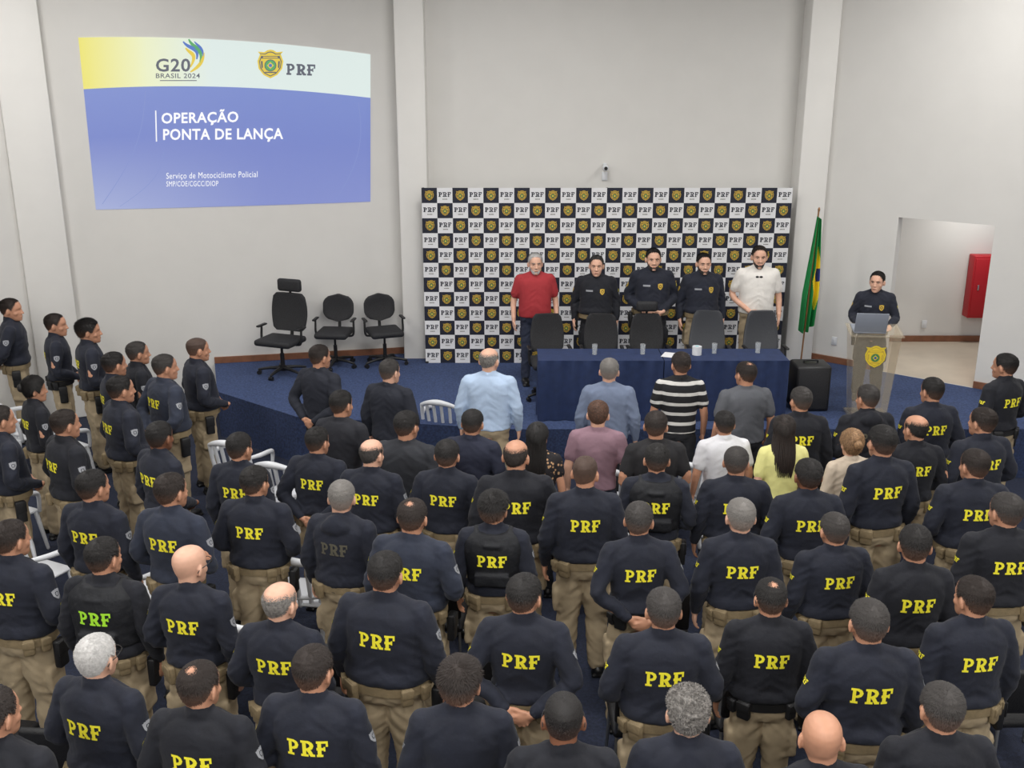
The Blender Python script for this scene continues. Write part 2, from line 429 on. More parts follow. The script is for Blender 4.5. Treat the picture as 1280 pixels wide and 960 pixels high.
def lettering(kind, pose, k, where):
    key = ('let', kind, pose, k, where)
    if key in cache: return cache[key]
    me = shirt_mesh(kind, pose, k)
    bvh = BVHTree.FromPolygons([v.co.copy() for v in me.vertices], [tuple(p.vertices) for p in me.polygons])
    if where == 'back':
        W, H, z = .210, .092, 1.285
        g = project_cells(bvh, grid_cells(prf_in, 76, 34), lambda u, v: (Vector(((u-.5)*W, -1, z+(v-.5)*H)), Vector((0, 1, 0))), None, .0035)
    elif where in ('sleeve', 'sleeve_text'):
        s = -1 if where == 'sleeve_text' else 1
        sh, el, *_ = arm(pose, s, k); c = sh.lerp(el, .42); W = .065; H = .065 if s > 0 else .030
        fn = badge_in if s > 0 else prf_in
        g = project_cells(bvh, grid_cells(fn, 26, 18), lambda u, v: (Vector((s*1.0, c.y-s*(u-.5)*W*-1, c.z+(v-.5)*H)), Vector((-s, 0, 0))), None, .003)
    elif where == 'chest':
        W, H = .065, .08
        g = project_cells(bvh, grid_cells(badge_in, 20, 20), lambda u, v: (Vector((-.085+(u-.5)*W, 1, 1.30+(v-.5)*H)), Vector((0, -1, 0))), None, .003)
    elif where == 'tape':
        g = project_cells(bvh, grid_cells(lambda u, v: True, 12, 4), lambda u, v: (Vector((.085+(u-.5)*.09, 1, 1.31+(v-.5)*.022)), Vector((0, -1, 0))), None, .003)
    m = g.mesh('print_'+where); cache[key] = m; return m
FD = [0, 30, 48, 60, 74, 90, 108, 135, 180]
def hl(th, low=0):
    a = abs(math.degrees((th+PI) % (2*PI)-PI))
    return float(np.interp(a, FD, [.200, .196, .178, .155, .116, .142, .104, .062, .052]))-low
def capmesh(g, fn, off, rough=.003, sc=45, edge=.006):
    N, K = 60, 46; zs = list(np.linspace(.0, .2, K-6))+[.208, .216, .224, .229, .233, .236]
    vs = []; gv = []
    for z in zs:
        for j in range(N):
            th = 2*PI*j/N; p = hsurf(th, z); q = fn(th, z, p)+.006*noise.noise(p*60)-edge; gv.append(q)
            d = (p-Vector((0, 0, .12))); d.z *= .8; d.normalize()
            o = max(-.004, min(off, q*.3)) + (rough*noise.noise(p*sc)+rough*.5*noise.noise(p*sc*2.6) if q > .01 else 0)
            vs.append(p+d*o)
    fs = []
    for i in range(len(zs)-1):
        for j in range(N):
            k = (j+1) % N; f = (i*N+j, i*N+k, (i+1)*N+k, (i+1)*N+j)
            if min(gv[t] for t in f) > -.006: fs.append(f)
    if min(gv[-N:]) > 0: fs.append(tuple((len(zs)-1)*N+j for j in range(N)))
    g.add(vs, fs)
def blades(g, fn, n, L, lift, off, jit=.3, w=.0026, curl=False, soft=.022):
    """short locks growing out of the scalp, thinning towards the hairline"""
    rnd = random.Random(5); vs = []; fs = []
    crown = Vector((0, -.05, .25)); made = 0; tries = 0
    while made < n and tries < n*5:
        tries += 1
        if rnd.random() < .25: rr = .062*math.sqrt(rnd.random()); z = float(np.interp(rr, [.004, .022, .042, .06], [.236, .233, .224, .208]))
        else: z = rnd.uniform(.02, .214)
        th = rnd.uniform(-PI, PI); p = hsurf(th, z); q = fn(th, z, p)
        if q < -.004 or rnd.random() > (q+.004)/soft+.05: continue
        nd = (p-Vector((0, 0, .12))); nd.z *= .8; nd.normalize()
        t = p-crown; t = t-nd*t.dot(nd); t.normalize()
        r3 = Vector((rnd.uniform(-1, 1), rnd.uniform(-1, 1), rnd.uniform(-1, 1)))
        d = ((r3 if curl else t*(1-lift)+r3*jit)+nd*lift).normalized()
        ln = L*rnd.uniform(.55, 1.15)*min(1, max(.3, q/.03+.3)); b = p+nd*max(0, min(off, q*.3)-.001)
        sd = d.cross(nd)
        if sd.length < .01: continue
        sd = sd.normalized()*w*.5; o = len(vs)
        vs += [b-sd, b+sd, b+d*ln*.6+sd*.7, b+d*ln+nd*-.001, b+d*ln*.6-sd*.7]; fs.append((o, o+1, o+2, o+3, o+4)); made += 1
    g.add(vs, fs)
def beard_fn(t, z, p):
    if p.y < .0: return -1
    x = abs(p.x); top = .050+max(0, x-.040)*1.7
    q = top-z
    if x < .028: q = max(q, .006-abs(z-.066))          # moustache
    if x < .018 and .040 < z < .055: return -1
    return q
def hair_mesh(style):
    key = ('hair', style)
    if key in cache: return cache[key]
    g = G()
    if style == 'short': f = lambda t, z, p: z-hl(t); capmesh(g, f, .006, .002, 50, .010); blades(g, f, 9000, .012, .16, .006, .28, soft=.03)
    elif style == 'full': f = lambda t, z, p: z-hl(t, .008); capmesh(g, f, .014, .006, 30); blades(g, f, 9000, .022, .18, .014, .35, .003)
    elif style == 'curly': f = lambda t, z, p: z-hl(t, .006); capmesh(g, f, .013, .010, 60); blades(g, f, 9000, .012, .5, .013, 1, .003, True)
    elif style == 'buzz': f = lambda t, z, p: z-hl(t, .008); capmesh(g, f, .001, .0005); blades(g, f, 7000, .004, .4, .001)
    elif style == 'crown': f = lambda t, z, p: min(z-hl(t), (math.hypot(p.x, p.y+.045)-.012)*.7 if z > .16 else 1); capmesh(g, f, .004, .002, 50, .012); blades(g, f, 9000, .013, .15, .004, .3, soft=.03)
    elif style == 'ring': f = lambda t, z, p: min(z-hl(t), .187-z if p.y > -.02 else .203-z); capmesh(g, f, .001, .0005, 50, .026); blades(g, f, 8000, .009, .15, .001, .3, soft=.055)
    elif style == 'beard': capmesh(g, beard_fn, .002, .001, 45, .002); blades(g, beard_fn, 4000, .005, .4, .002)
    elif style in ('long', 'bun'):
        f = lambda t, z, p: z-hl(t, .018)
        capmesh(g, f, .015, .003); blades(g, f, 8000, .035, .06, .015, .15, .003)
        if style == 'long':
            g.loft([sring(z, cy, rx, ry, 24, 2.2) for z, cy, rx, ry in ((.19, -.03, .07, .07), (.14, -.032, .086, .080), (.08, -.04, .090, .072), (.02, -.055, .096, .060), (-.06, -.085, .104, .054), (-.14, -.105, .098, .044), (-.20, -.11, .075, .032), (-.23, -.11, .03, .01))])
            rnd = random.Random(3)
            for q in range(110):
                a = rnd.uniform(PI*.95, PI*2.05); r = 1.0
                pts = []
                for z, cy, rx, ry in ((.16, -.03, .084, .078), (.06, -.042, .094, .070), (-.04, -.08, .104, .058), (-.13, -.105, .102, .048), (-.21-.04*rnd.random(), -.112, .085, .036)):
                    pts.append((rx*r*math.cos(a)+rnd.uniform(-.004, .004), cy+ry*r*math.sin(a), z))
                g.tube(pts, [.003, .0045, .0045, .004, .0012], n=5, sub=2)
        else:
            g.ell((0, -.118, .150), (.040, .036, .040)); g.ell((0, -.095, .150), (.028, .03, .028))
    me = g.mesh('hair_'+style); cache[key] = me; return me
def eye_mesh():
    if 'eye' in cache: return cache['eye']
    g = G(); g.ell((0, 0, 0), (.0115, .0125, .0048)); g.ell((0, .0075, 0), (.0058, .0058, .0042), mi=1)
    me = g.mesh('eye'); cache['eye'] = me; return me
def glasses_mesh():
    if 'gl' in cache: return cache['gl']
    g = G()
    for s in (-1, 1):
        g.tube([(s*.034+.024*math.cos(a), .108, .118+.018*math.sin(a)) for a in np.linspace(0, 2*PI, 13)], [.0022]*13, n=6, sub=1)
        g.tube([(s*.058, .106, .122), (s*.083, .04, .124), (s*.086, -.01, .122), (s*.084, -.03, .108)], [.0024]*4, n=6)
    g.tube([(-.011, .109, .12), (.011, .109, .12)], [.0022]*2, n=6, sub=1)
    me = g.mesh('glasses'); cache['gl'] = me; return me

CIV = {
 'lblue': ('shirt', s2l(176, 196, 222), 'khaki'), 'greyblue': ('shirt', s2l(112, 124, 148), 'dark'), 'stripe': ('polo', None, 'dark'),
 'greytee': ('tee', s2l(90, 92, 98), 'dark'), 'mauve': ('tee', s2l(142, 112, 124), 'jeans'), 'blacktee': ('tee', s2l(34, 33, 36), 'dark'),
 'whites': ('polo', s2l(222, 222, 226), 'dark'), 'yellow': ('tee', s2l(232, 228, 150), 'dark'), 'beige': ('shirt', s2l(206, 190, 170), 'jeans'),
 'floral': ('dress', None, 'dark'), 'navysw': ('shirt', s2l(34, 38, 56), 'dark'), 'plaid': ('tee', s2l(44, 46, 52), 'dark'), 'darktee': ('tee', s2l(34, 35, 42), 'dark'),
 'jacket': ('shirt', s2l(30, 33, 44), 'dark'), 'redpolo': ('polo', s2l(160, 46, 52), 'jeans'), 'whitepolo': ('polo', s2l(226, 222, 216), 'khaki'),
}
MB = {'khaki': M['khaki'], 'dark': mat('dark_trousers', s2l(30, 31, 36), .85, nscale=9, nvar=.2, bump=.3, bscale=40), 'jeans': mat('denim', s2l(44, 50, 68), .85, nscale=30, nvar=.2, bump=.3, bscale=60)}
def stripes():
    m = mat('striped_knit', (.8, .8, .8), .85, bump=.2); nt = m.node_tree; b = nt.nodes['Principled BSDF']
    tc = nt.nodes.new('ShaderNodeTexCoord'); sx = nt.nodes.new('ShaderNodeSeparateXYZ'); mm = nt.nodes.new('ShaderNodeMath'); mm.operation = 'MULTIPLY'; mm.inputs[1].default_value = 9.5
    fr = nt.nodes.new('ShaderNodeMath'); fr.operation = 'FRACT'; r = nt.nodes.new('ShaderNodeValToRGB'); r.color_ramp.interpolation = 'CONSTANT'
    r.color_ramp.elements[0].color = (*s2l(26, 26, 30), 1); r.color_ramp.elements[1].position = .68; r.color_ramp.elements[1].color = (*s2l(206, 204, 200), 1)
    nt.links.new(tc.outputs['Object'], sx.inputs[0]); nt.links.new(sx.outputs['Z'], mm.inputs[0]); nt.links.new(mm.outputs[0], fr.inputs[0]); nt.links.new(fr.outputs[0], r.inputs[0]); nt.links.new(r.outputs[0], b.inputs['Base Color'])
    return m
def floral():
    m = mat('floral_fabric', (.02, .02, .02), .8); nt = m.node_tree; b = nt.nodes['Principled BSDF']
    tc = nt.nodes.new('ShaderNodeTexCoord'); v = nt.nodes.new('ShaderNodeTexVoronoi'); v.inputs['Scale'].default_value = 26
    r = nt.nodes.new('ShaderNodeValToRGB'); r.color_ramp.elements[0].color = (*s2l(190, 150, 110), 1); r.color_ramp.elements[0].position = .22; r.color_ramp.elements[1].position = .34; r.color_ramp.elements[1].color = (*s2l(26, 22, 26), 1)
    nt.links.new(tc.outputs['Object'], v.inputs['Vector']); nt.links.new(v.outputs['Distance'], r.inputs[0]); nt.links.new(r.outputs[0], b.inputs['Base Color']); return m
CM = {}
for k_, (a_, c_, b_) in CIV.items():
    CM[k_] = stripes() if k_ == 'stripe' else floral() if k_ == 'floral' else mat('cloth_'+k_, c_, .85, nscale=8, nvar=.07, bump=.2, bscale=45)
M['sclera'] = mat('eye_white', s2l(190, 180, 172), .4); M['iris'] = mat('eye_iris', s2l(40, 26, 20), .25); M['lip'] = mat('lip', s2l(168, 104, 92), .5)
PEOPLE = []
def solve(px, py, z0, h):
    ang = PIT+math.atan((py-480)/F); dz = CZ-z0-h-.008; X = dz/math.tan(ang); D = X*cp+dz*sp
    return (px-640)/F*D, X
def person(px, py, z0, h, face, pose, k, hair, hc, skin, outfit, label, yaw=0, extra='', group=None, wid=1.0, stage=False):
    x, X = solve(px, py, z0, h)
    s = h/1.762
    r = thing('person', label, 'person', (x, X, z0), -math.radians(face), group, (s*wid, s*wid, s))
    sk = M['skin'][skin]
    put('body', body_mesh(pose, k, yaw, stage), r, [sk])
    rot = (0, 0, -math.radians(yaw))
    if hair != 'bald':
        put('hair', hair_mesh(hair), r, [fade_mat(hc, skin) if hair in ('short', 'crown', 'buzz', 'full') and hc not in ('white', 'lbrown') else M['h_'+hc]], HC, rot, HS)
    off = outfit[0] == 'o'
    if off:
        kind = 'hood' if outfit == 'ohood' else 'long'
        fab = M['navy2'] if outfit in ('ofade',) else random.choice([M['navy'], M['navy'], M['navy3']])
        j = put('jacket', shirt_mesh(kind, pose, k), r, [fab])
        lk = kind
        if outfit in ('ovest', 'ogreen'):
            put('vest', shirt_mesh('vest', pose, k), r, [M['vest']]); lk = 'vest'
        if not stage and outfit != 'oplain':
            put('back_lettering', lettering(lk, pose, k, 'back'), r, [M['grn'] if outfit == 'ogreen' else M['dimprint'] if outfit == 'ohood' else M['yel']])
        put('sleeve_patch', lettering(kind, pose, k, 'sleeve'), r, [M['patch'] if not stage else M['gold']])
        put('sleeve_lettering', lettering(kind, pose, k, 'sleeve_text'), r, [M['yel'] if outfit != 'oplain' else M['patch']])
        if stage:
            put('chest_badge', lettering(kind, pose, k, 'chest'), r, [M['gold']]); put('name_tape', lettering(kind, pose, k, 'tape'), r, [M['patch']])
        put('trousers', trouser_mesh(k, True), r, [MB['dark'] if 'dk' in extra else M['khaki']])
        bm_ = M['belt_b'] if ('bb' in extra) else M['belt_k']
        b = put('duty_belt', belt_mesh(k), r, [bm_]); t = trow(.965, k, .035)
        for a, sz in ((-52, (.07, .04, .11)), (-128, (.085, .045, .12)), (-24, (.06, .035, .10)), (-152, (.06, .04, .09))):
            a = math.radians(a)
            put('pouch', pouch_mesh(sz), b, [bm_], (t[2]*math.cos(a), t[1]+t[3]*math.sin(a), .935), (0, 0, a+PI/2))
        put('holster', pouch_mesh((.085, .05, .20)), r, [M['belt_b']], (t[2]+.025, .0, .84), (0, 0, PI/2))
    else:
        kd, _, bt = CIV[outfit]
        put('dress' if kd == 'dress' else 'shirt', shirt_mesh(kd, pose, k), r, [CM[outfit]])
        put('trousers', trouser_mesh(k, False), r, [MB[bt]])
    for q in (-1, 1): put('boot' if off else 'shoe', boot_mesh(q), r, [M['boot']])
    if 'gl' in extra: put('glasses', glasses_mesh(), r, [M['black']], HC, rot, HS)
    if 'sun' in extra:
        g = G()
        for q in (-1, 1): g.ell((q*.024, .128, 1.395), (.019, .005, .013))
        g.tube([(-.008, .129, 1.398), (.008, .129, 1.398)], [.002]*2, n=6, sub=1)
        put('sunglasses', g, r, [M['black']])
    if stage:
        for q in (-1, 1):
            put('eye', eye_mesh(), r, [M['sclera'], M['iris']], hT(yaw) @ Vector((q*.031, .0785, .118)), rot, HS)
            if ('brow', q) not in cache:
                g = G(); g.tube([(q*.015, .098, .134), (q*.032, .097, .138), (q*.05, .083, .133)], [.003, .0042, .0022], n=6, sub=2)
                cache['brow', q] = g.mesh('eyebrow')
            put('eyebrow', cache['brow', q], r, [M['h_brown'] if hc not in ('grey', 'white') else M['h_grey']], HC, rot, HS)
        if 'lips' not in cache:
            g = G(); g.tube([(-.018, .097, .048), (0, .102, .047), (.018, .097, .048)], [.0028, .0034, .0028], n=6, sub=2); cache['lips'] = g.mesh('lips')
        put('lips', cache['lips'], r, [M['lip']], HC, rot, HS)
        if 'beard' in extra: put('beard', hair_mesh('beard'), r, [M['h_'+('white' if hc == 'white' else 'dgrey')]], HC, rot, HS)
    PEOPLE.append((x, X, z0, label, off, r)); return x, X
ORD = ['first', 'second', 'third', 'fourth', 'fifth', 'sixth', 'seventh', 'eighth', 'ninth', 'tenth', 'eleventh', 'twelfth', 'thirteenth', 'fourteenth']
ROWS = {
 'nearest': [
  (-14, 862, 1.76, 'f', .5, 'short', 'brown', 1, 'o', 'officer cut off by the frame edge', ''),
  (115, 794, 1.76, 'f', .5, 'short', 'white', 0, 'o', 'white-haired officer with glasses', 'gl'),
  (245, 828, 1.76, 'f', .5, 'crown', 'brown', 1, 'o', 'dark-haired officer with thinning crown', ''),
  (389, 808, 1.78, 'f', .5, 'short', 'brown', 1, 'o', 'dark-haired officer in navy uniform', ''),
  (575, 824, 1.76, 's', 0, 'full', 'brown', 1, 'oplain', 'thick-haired officer in plain navy top', ''),
  (705, 868, 1.76, 'f', 0, 'buzz', 'black', 2, 'oplain', 'cropped-haired man with glasses', 'gl'),
  (862, 860, 1.76, 'f', 0, 'curly', 'grey', 0, 'oplain', 'grey curly-haired officer', ''),
  (1032, 892, 1.76, 'f', 0, 'bald', 'black', 1, 'oplain', 'bald officer', ''),
  (1183, 856, 1.76, 'f', .5, 'short', 'dgrey', 1, 'oplain', 'dark grey-haired officer', '')],
 'second': [
  (8, 650, 1.76, 'f', .5, 'short', 'brown', 1, 'o', 'officer at the frame edge in navy top', ''),
  (125, 672, 1.76, 's', .5, 'short', 'black', 1, 'ogreen', 'officer in black vest with green back lettering', ''),
  (233, 681, 1.76, 'f', 0, 'bald', 'black', 0, 'o', 'bald officer wearing glasses', 'gl'),
  (347, 728, 1.72, 'f', 0, 'ring', 'grey', 0, 'o', 'balding grey-haired officer', ''),
  (480, 690, 1.82, 's', 1, 'short', 'black', 1, 'o', 'large broad-shouldered officer', ''),
  (655, 718, 1.76, 'b', 0, 'short', 'black', 1, 'o', 'officer clasping bare hands behind his back', ''),
  (831, 736, 1.76, 'f', .5, 'short', 'dgrey', 1, 'o', 'grey-flecked officer in navy top', ''),
  (966, 723, 1.76, 's', .5, 'crown', 'black', 1, 'o', 'officer with black belt and thinning crown', 'bb gl'),
  (1090, 750, 1.74, 'f', .5, 'short', 'dgrey', 1, 'o', 'stocky officer with short grey hair', ''),
  (1222, 721, 1.76, 'f', .5, 'short', 'brown', 1, 'o', 'officer in navy top with brown hair', '')],
 'third': [
  (112, 587, 1.76, 's', 0, 'short', 'black', 1, 'o', 'black-haired officer in navy top', ''),
  (210, 591, 1.76, 'f', 0, 'short', 'brown', 1, 'ofade', 'officer in faded navy top', ''),
  (316, 582, 1.78, 'f', .5, 'short', 'black', 1, 'o', 'officer with rolled khaki belt pouches', ''),
  (425, 600, 1.75, 's', .5, 'short', 'grey', 0, 'ohood', 'grey-haired officer in dark hooded jacket', ''),
  (514, 623, 1.72, 'f', .5, 'crown', 'brown', 1, 'ofade', 'balding officer in faded blue top', ''),
  (617, 614, 1.75, 's', 0, 'full', 'black', 1, 'ovest', 'thick-haired officer in black vest', ''),
  (800, 627, 1.76, 'b', 0, 'short', 'dgrey', 1, 'o', 'grey-haired officer with black belt', 'bb'),
  (928, 623, 1.76, 'f', 0, 'short', 'grey', 0, 'o', 'light grey-haired officer', ''),
  (1046, 641, 1.74, 's', .5, 'short', 'dgrey', 1, 'o', 'officer with cropped dark grey hair', ''),
  (1148, 656, 1.72, 's', 0, 'short', 'black', 1, 'o', 'black-haired officer in navy top', ''),
  (1262, 616, 1.78, 's', .5, 'short', 'dgrey', 1, 'o', 'officer beside the frame edge', '')],
 'fourth': [
  (77, 511, 1.74, 'f', .5, 'short', 'brown', 1, 'o', 'officer in navy top turned rightward', ''),
  (196, 526, 1.76, 'f', 0, 'short', 'black', 2, 'o', 'dark-haired officer turned rightward', ''),
  (297, 540, 1.74, 's', 0, 'short', 'black', 1, 'o', 'short black-haired officer', ''),
  (395, 533, 1.76, 'b', .5, 'short', 'black', 1, 'o', 'officer with hands held behind him', ''),
  (463, 548, 1.74, 'f', .5, 'ring', 'dgrey', 0, 'o', 'balding officer', ''),
  (558, 549, 1.75, 'f', 0, 'short', 'black', 1, 'o', 'black-haired officer in crisp navy top', ''),
  (645, 549, 1.76, 'f', 1, 'ring', 'brown', 1, 'o', 'stout bald-crowned officer', ''),
  (732, 569, 1.76, 's', .5, 'buzz', 'buzz', 1, 'o', 'shaven-headed officer with khaki belt', ''),
  (822, 554, 1.75, 'f', 0, 'short', 'black', 1, 'ovest', 'officer in black vest', ''),
  (922, 558, 1.75, 'f', .5, 'short', 'dgrey', 1, 'o', 'officer with greying hair', ''),
  (1013, 573, 1.72, 'f', 0, 'short', 'black', 2, 'o', 'dark-skinned officer in navy top', ''),
  (1106, 531, 1.82, 's', 0, 'short', 'black', 1, 'o', 'tall officer', ''),
  (1222, 561, 1.76, 'f', .5, 'short', 'brown', 1, 'o', 'officer turned slightly left', '')],
 'fifth': [
  (425, 487, 1.76, 's', 0, 'short', 'black', 1, 'darktee', 'man in dark t-shirt', ''),
  (507, 513, 1.74, 'f', .5, 'short', 'black', 1, 'plaid', 'man in dark checked shirt', ''),
  (590, 511, 1.72, 'f', 0, 'short', 'black', 1, 'navysw', 'man in navy sweater', ''),
  (672, 529, 1.60, 's', 0, 'long', 'black', 1, 'floral', 'woman in black floral dress', ''),
  (748, 500, 1.76, 's', 0, 'short', 'lbrown', 0, 'mauve', 'man in mauve t-shirt', ''),
  (821, 513, 1.72, 'f', 0, 'short', 'brown', 1, 'blacktee', 'man in black t-shirt', ''),
  (907, 513, 1.70, 's', 0, 'short', 'black', 1, 'whites', 'man in white shirt', ''),
  (982, 520, 1.66, 's', 0, 'long', 'brown', 0, 'yellow', 'woman in yellow top with long hair', ''),
  (1067, 537, 1.60, 's', 0, 'bun', 'blond', 0, 'beige', 'woman in beige top with hair tied up', ''),
  (1148, 518, 1.72, 'f', 0, 'ring', 'black', 1, 'o', 'balding officer', ''),
  (1232, 509, 1.74, 'f', .5, 'short', 'brown', 1, 'o', 'officer near the frame edge', '')],
 'front': [
  (398, 430, 1.76, 'b', .5, 'short', 'brown', 1, 'jacket', 'man in black jacket, hands behind back', ''),
  (486, 448, 1.74, 'f', .5, 'short', 'dgrey', 0, 'jacket', 'grey-haired man in dark jacket', ''),
  (611, 434, 1.80, 's', .5, 'ring', 'grey', 0, 'lblue', 'balding man in pale blue shirt', ''),
  (762, 447, 1.76, 's', .5, 'short', 'grey', 0, 'greyblue', 'grey-haired man in grey-blue shirt', ''),
  (852, 439, 1.78, 's', 0, 'short', 'brown', 1, 'stripe', 'man in black and white striped polo', ''),
  (934, 451, 1.74, 's', .5, 'crown', 'brown', 1, 'greytee', 'man in grey t-shirt', ''),
  (1003, 483, 1.74, 'f', .5, 'short', 'dgrey', 1, 'o', 'grey-haired officer', ''),
  (1087, 480, 1.74, 'f', .5, 'short', 'dgrey', 1, 'ohood', 'officer in plain dark jacket', ''),
  (1168, 471, 1.76, 'f', .5, 'short', 'black', 1, 'o', 'black-haired officer', ''),
  (1260, 441, 1.78, 'f', 0, 'short', 'black', 1, 'o', 'officer facing the stage at the edge', 'bb')],
 'left': [
  (10, 372, 1.84, 'b', 0, 'short', 'brown', 1, 'o', 'brown-haired officer against the wall', ''),
  (66, 391, 1.78, 'f', 0, 'short', 'brown', 1, 'o', 'slim officer with black belt', 'bb'),
  (107, 398, 1.82, 'f', 0, 'full', 'black', 1, 'o', 'curly black-haired officer', ''),
  (139, 439, 1.72, 'f', 0, 'short', 'black', 1, 'o', 'officer half hidden by neighbours', ''),
  (169, 426, 1.74, 'f', 0, 'short', 'dgrey', 1, 'oplain', 'officer in plain navy top', ''),
  (203, 442, 1.78, 'b', .5, 'short', 'dgrey', 1, 'ofade', 'officer in worn blue top', ''),
  (244, 421, 1.76, 'f', .5, 'buzz', 'buzz', 1, 'oplain', 'shaven-headed officer nearest the stage', ''),
 ],
 'left rear': [
  (-4, 506, 1.76, 'f', .5, 'short', 'brown', 1, 'oplain', 'officer cut by the edge', ''),
  (39, 470, 1.68, 'f', 0, 'bun', 'black', 1, 'o', 'officer with black hair tied back', ''),
  (147, 469, 1.78, 'f', .5, 'short', 'black', 1, 'o', 'dark-haired officer in navy top', '')],
}
rowname = {'nearest': 'row nearest the camera', 'second': 'second row', 'third': 'third row', 'fourth': 'fourth row', 'fifth': 'fifth row', 'front': 'foremost audience row', 'left': 'far left standing group', 'left rear': 'left group\'s rear line'}
# neighbours standing too close are eased apart along their sight line (a little taller = a little nearer)
flat = [[rn, i, *L[:2], L[2]] for rn, LL in ROWS.items() for i, L in enumerate(LL)]
for _ in range(50):
    for a in range(len(flat)):
        for b in range(a+1, len(flat)):
            A, B = flat[a], flat[b]
            if abs(A[2]-B[2]) > 140: continue
            xa, ya = solve(A[2], A[3], 0, A[4]); xb, yb = solve(B[2], B[3], 0, B[4])
            if math.hypot(xa-xb, ya-yb) < .61:
                n_, f_ = (A, B) if ya < yb else (B, A)
                if n_[4] < 1.87: n_[4] += .004
                if f_[4] > 1.62: f_[4] -= .004
hts = {(f[0], f[1]): f[4] for f in flat}
chair_spots = []
for rn, L in ROWS.items():
    for i, (px, py, h, pose, k, hair, hc, skin, of, desc, ex) in enumerate(L):
        h = hts[(rn, i)]
        x, X = solve(px, py, 0, h)
        auto = math.degrees(math.atan2(1.3-x, 14-X))
        a = auto*(.95 if x < -2.6 and X > 8 else .6 if x < 0 else .4)+random.uniform(-7, 7)
        yaw = 15 if (auto-a) > 5 else (-15 if (auto-a) < -7 else random.choice([0, 0, 15, -15]) if i % 2 else 0)
        if pose == 'f' and rn in ('second', 'third', 'fourth', 'nearest', 'front'): pose = random.choice(['f', 'f', 's', 'sf', 'fs'])
        lab = f"{desc}, {ORD[i]} from left in {'the ' + rowname[rn]}"
        fem = desc.startswith('woman') or 'tied back' in desc
        x2, X2 = person(px, py, 0, h, a, pose, k, hair, hc, skin, of, lab, yaw, ex, 'officers standing in the audience' if of[0] == 'o' else 'guests standing in the audience', .92 if fem else random.choice([1.0, 1.03, 1.05]))
        chair_spots.append((rn, i, x2, X2, a, desc))
print('people', len(PEOPLE), time.time()-T0)
# stage party, facing the hall
def sp_(px, py, Xs, pose, k, hair, hc, skin, of, lab, face, ex='', yaw=0):
    h = CZ-ST-.008-Xs*math.tan(PIT+math.atan((py-480)/F))
    person(px, py, ST, h, 180+face, pose, k, hair, hc, skin, of, lab, yaw, ex, 'people standing on the stage', 1.0, True)
sp_(669, 315, 12.98, 's', .5, 'short', 'white', 0, 'redpolo', 'white-haired bearded man in red polo standing behind the table', -6, 'beard')
sp_(746, 318, 12.98, 's', .5, 'short', 'dgrey', 0, 'o', 'officer on stage between the red polo man and tallest bearded officer', 5, 'dk')
sp_(817, 309, 12.98, 'f', .5, 'short', 'black', 0, 'o', 'bearded officer standing third from left behind the stage table', 0, 'beard dk')
sp_(880, 315, 12.98, 's', .5, 'short', 'black', 0, 'o', 'bearded officer on stage beside the man in white polo', -4, 'beard', 0)
sp_(950, 306, 12.98, 'sf', .5, 'short', 'brown', 0, 'whitepolo', 'bearded man in white polo standing beside the green flag', 5, 'beard sun')
sp_(1098, 338, 12.32, 'l', 0, 'short', 'black', 0, 'o', 'officer speaking at the clear lectern with both hands on it', 18, 'dk', 15)

# ------------------------------------------------------------------ the room
def quad_wall(g, a, b, z0, z1, mi=0):
    g.add([(a[0], a[1], z0), (b[0], b[1], z0), (b[0], b[1], z1), (a[0], a[1], z1)], [(0, 1, 2, 3)], mi)
HT = 6.4
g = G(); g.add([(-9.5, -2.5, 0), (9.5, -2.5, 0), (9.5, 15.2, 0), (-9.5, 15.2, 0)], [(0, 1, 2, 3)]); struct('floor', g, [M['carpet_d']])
poly = [(-4.15, 13.95), (-3.75, 12.6), (-2.55, 11.62), (0, 11.18), (7.85, 11.18), (4.18, 14.16), (4.18, 14.39), (-1.5, 14.39)]
g = G(); n = len(poly); vs = [(x, y, 0) for x, y in poly]+[(x, y, ST) for x, y in poly]
g.add(vs, [tuple(range(n, 2*n))], 0); g.add(vs, [(i, (i+1) % n, n+(i+1) % n, n+i) for i in range(n)], 1); struct('floor_stage', g, [M['carpet'], M['carpet_s']])
LW = [(-1.5, 14.45), (-5.9, 13.53)]; CW = [(-1.5, 14.42), (4.4, 14.42)]
g = G(); quad_wall(g, *CW, 0, HT); struct('wall_front', g, [M['wall']])
g = G(); quad_wall(g, *LW, 0, HT); struct('wall_front_left', g, [M['wall']])
g = G(); quad_wall(g, (-5.9, 13.53), (-9.5, 9.6), 0, HT); struct('wall_corner_left', g, [M['wall']])
g = G(); quad_wall(g, (-9.5, 9.6), (-9.5, -2.5), 0, HT); struct('wall_left', g, [M['wall']])
g = G(); quad_wall(g, (-9.5, -2.5), (9.5, -2.5), 0, HT); struct('wall_back', g, [M['wall']])
g = G(); quad_wall(g, (9.5, -2.5), (9.5, 9.95), 0, HT); struct('wall_right', g, [M['wall']])
g = G(); g.add([(-9.5, -2.5, HT), (9.5, -2.5, HT), (9.5, 16, HT), (-9.5, 16, HT)], [(3, 2, 1, 0)]); struct('ceiling', g, [M['ceil']])
U = Vector((.784, -.62, 0)).normalized(); N = Vector((.62, .784, 0)).normalized(); W0 = Vector((4.38, 14.0, 0))-U*.27
def RW(t, n, z): p = W0+U*t+N*n; return (p.x, p.y, z)
t0, t1, dh, th = 1.07, 2.25, ST+2.08, .16
g = G()
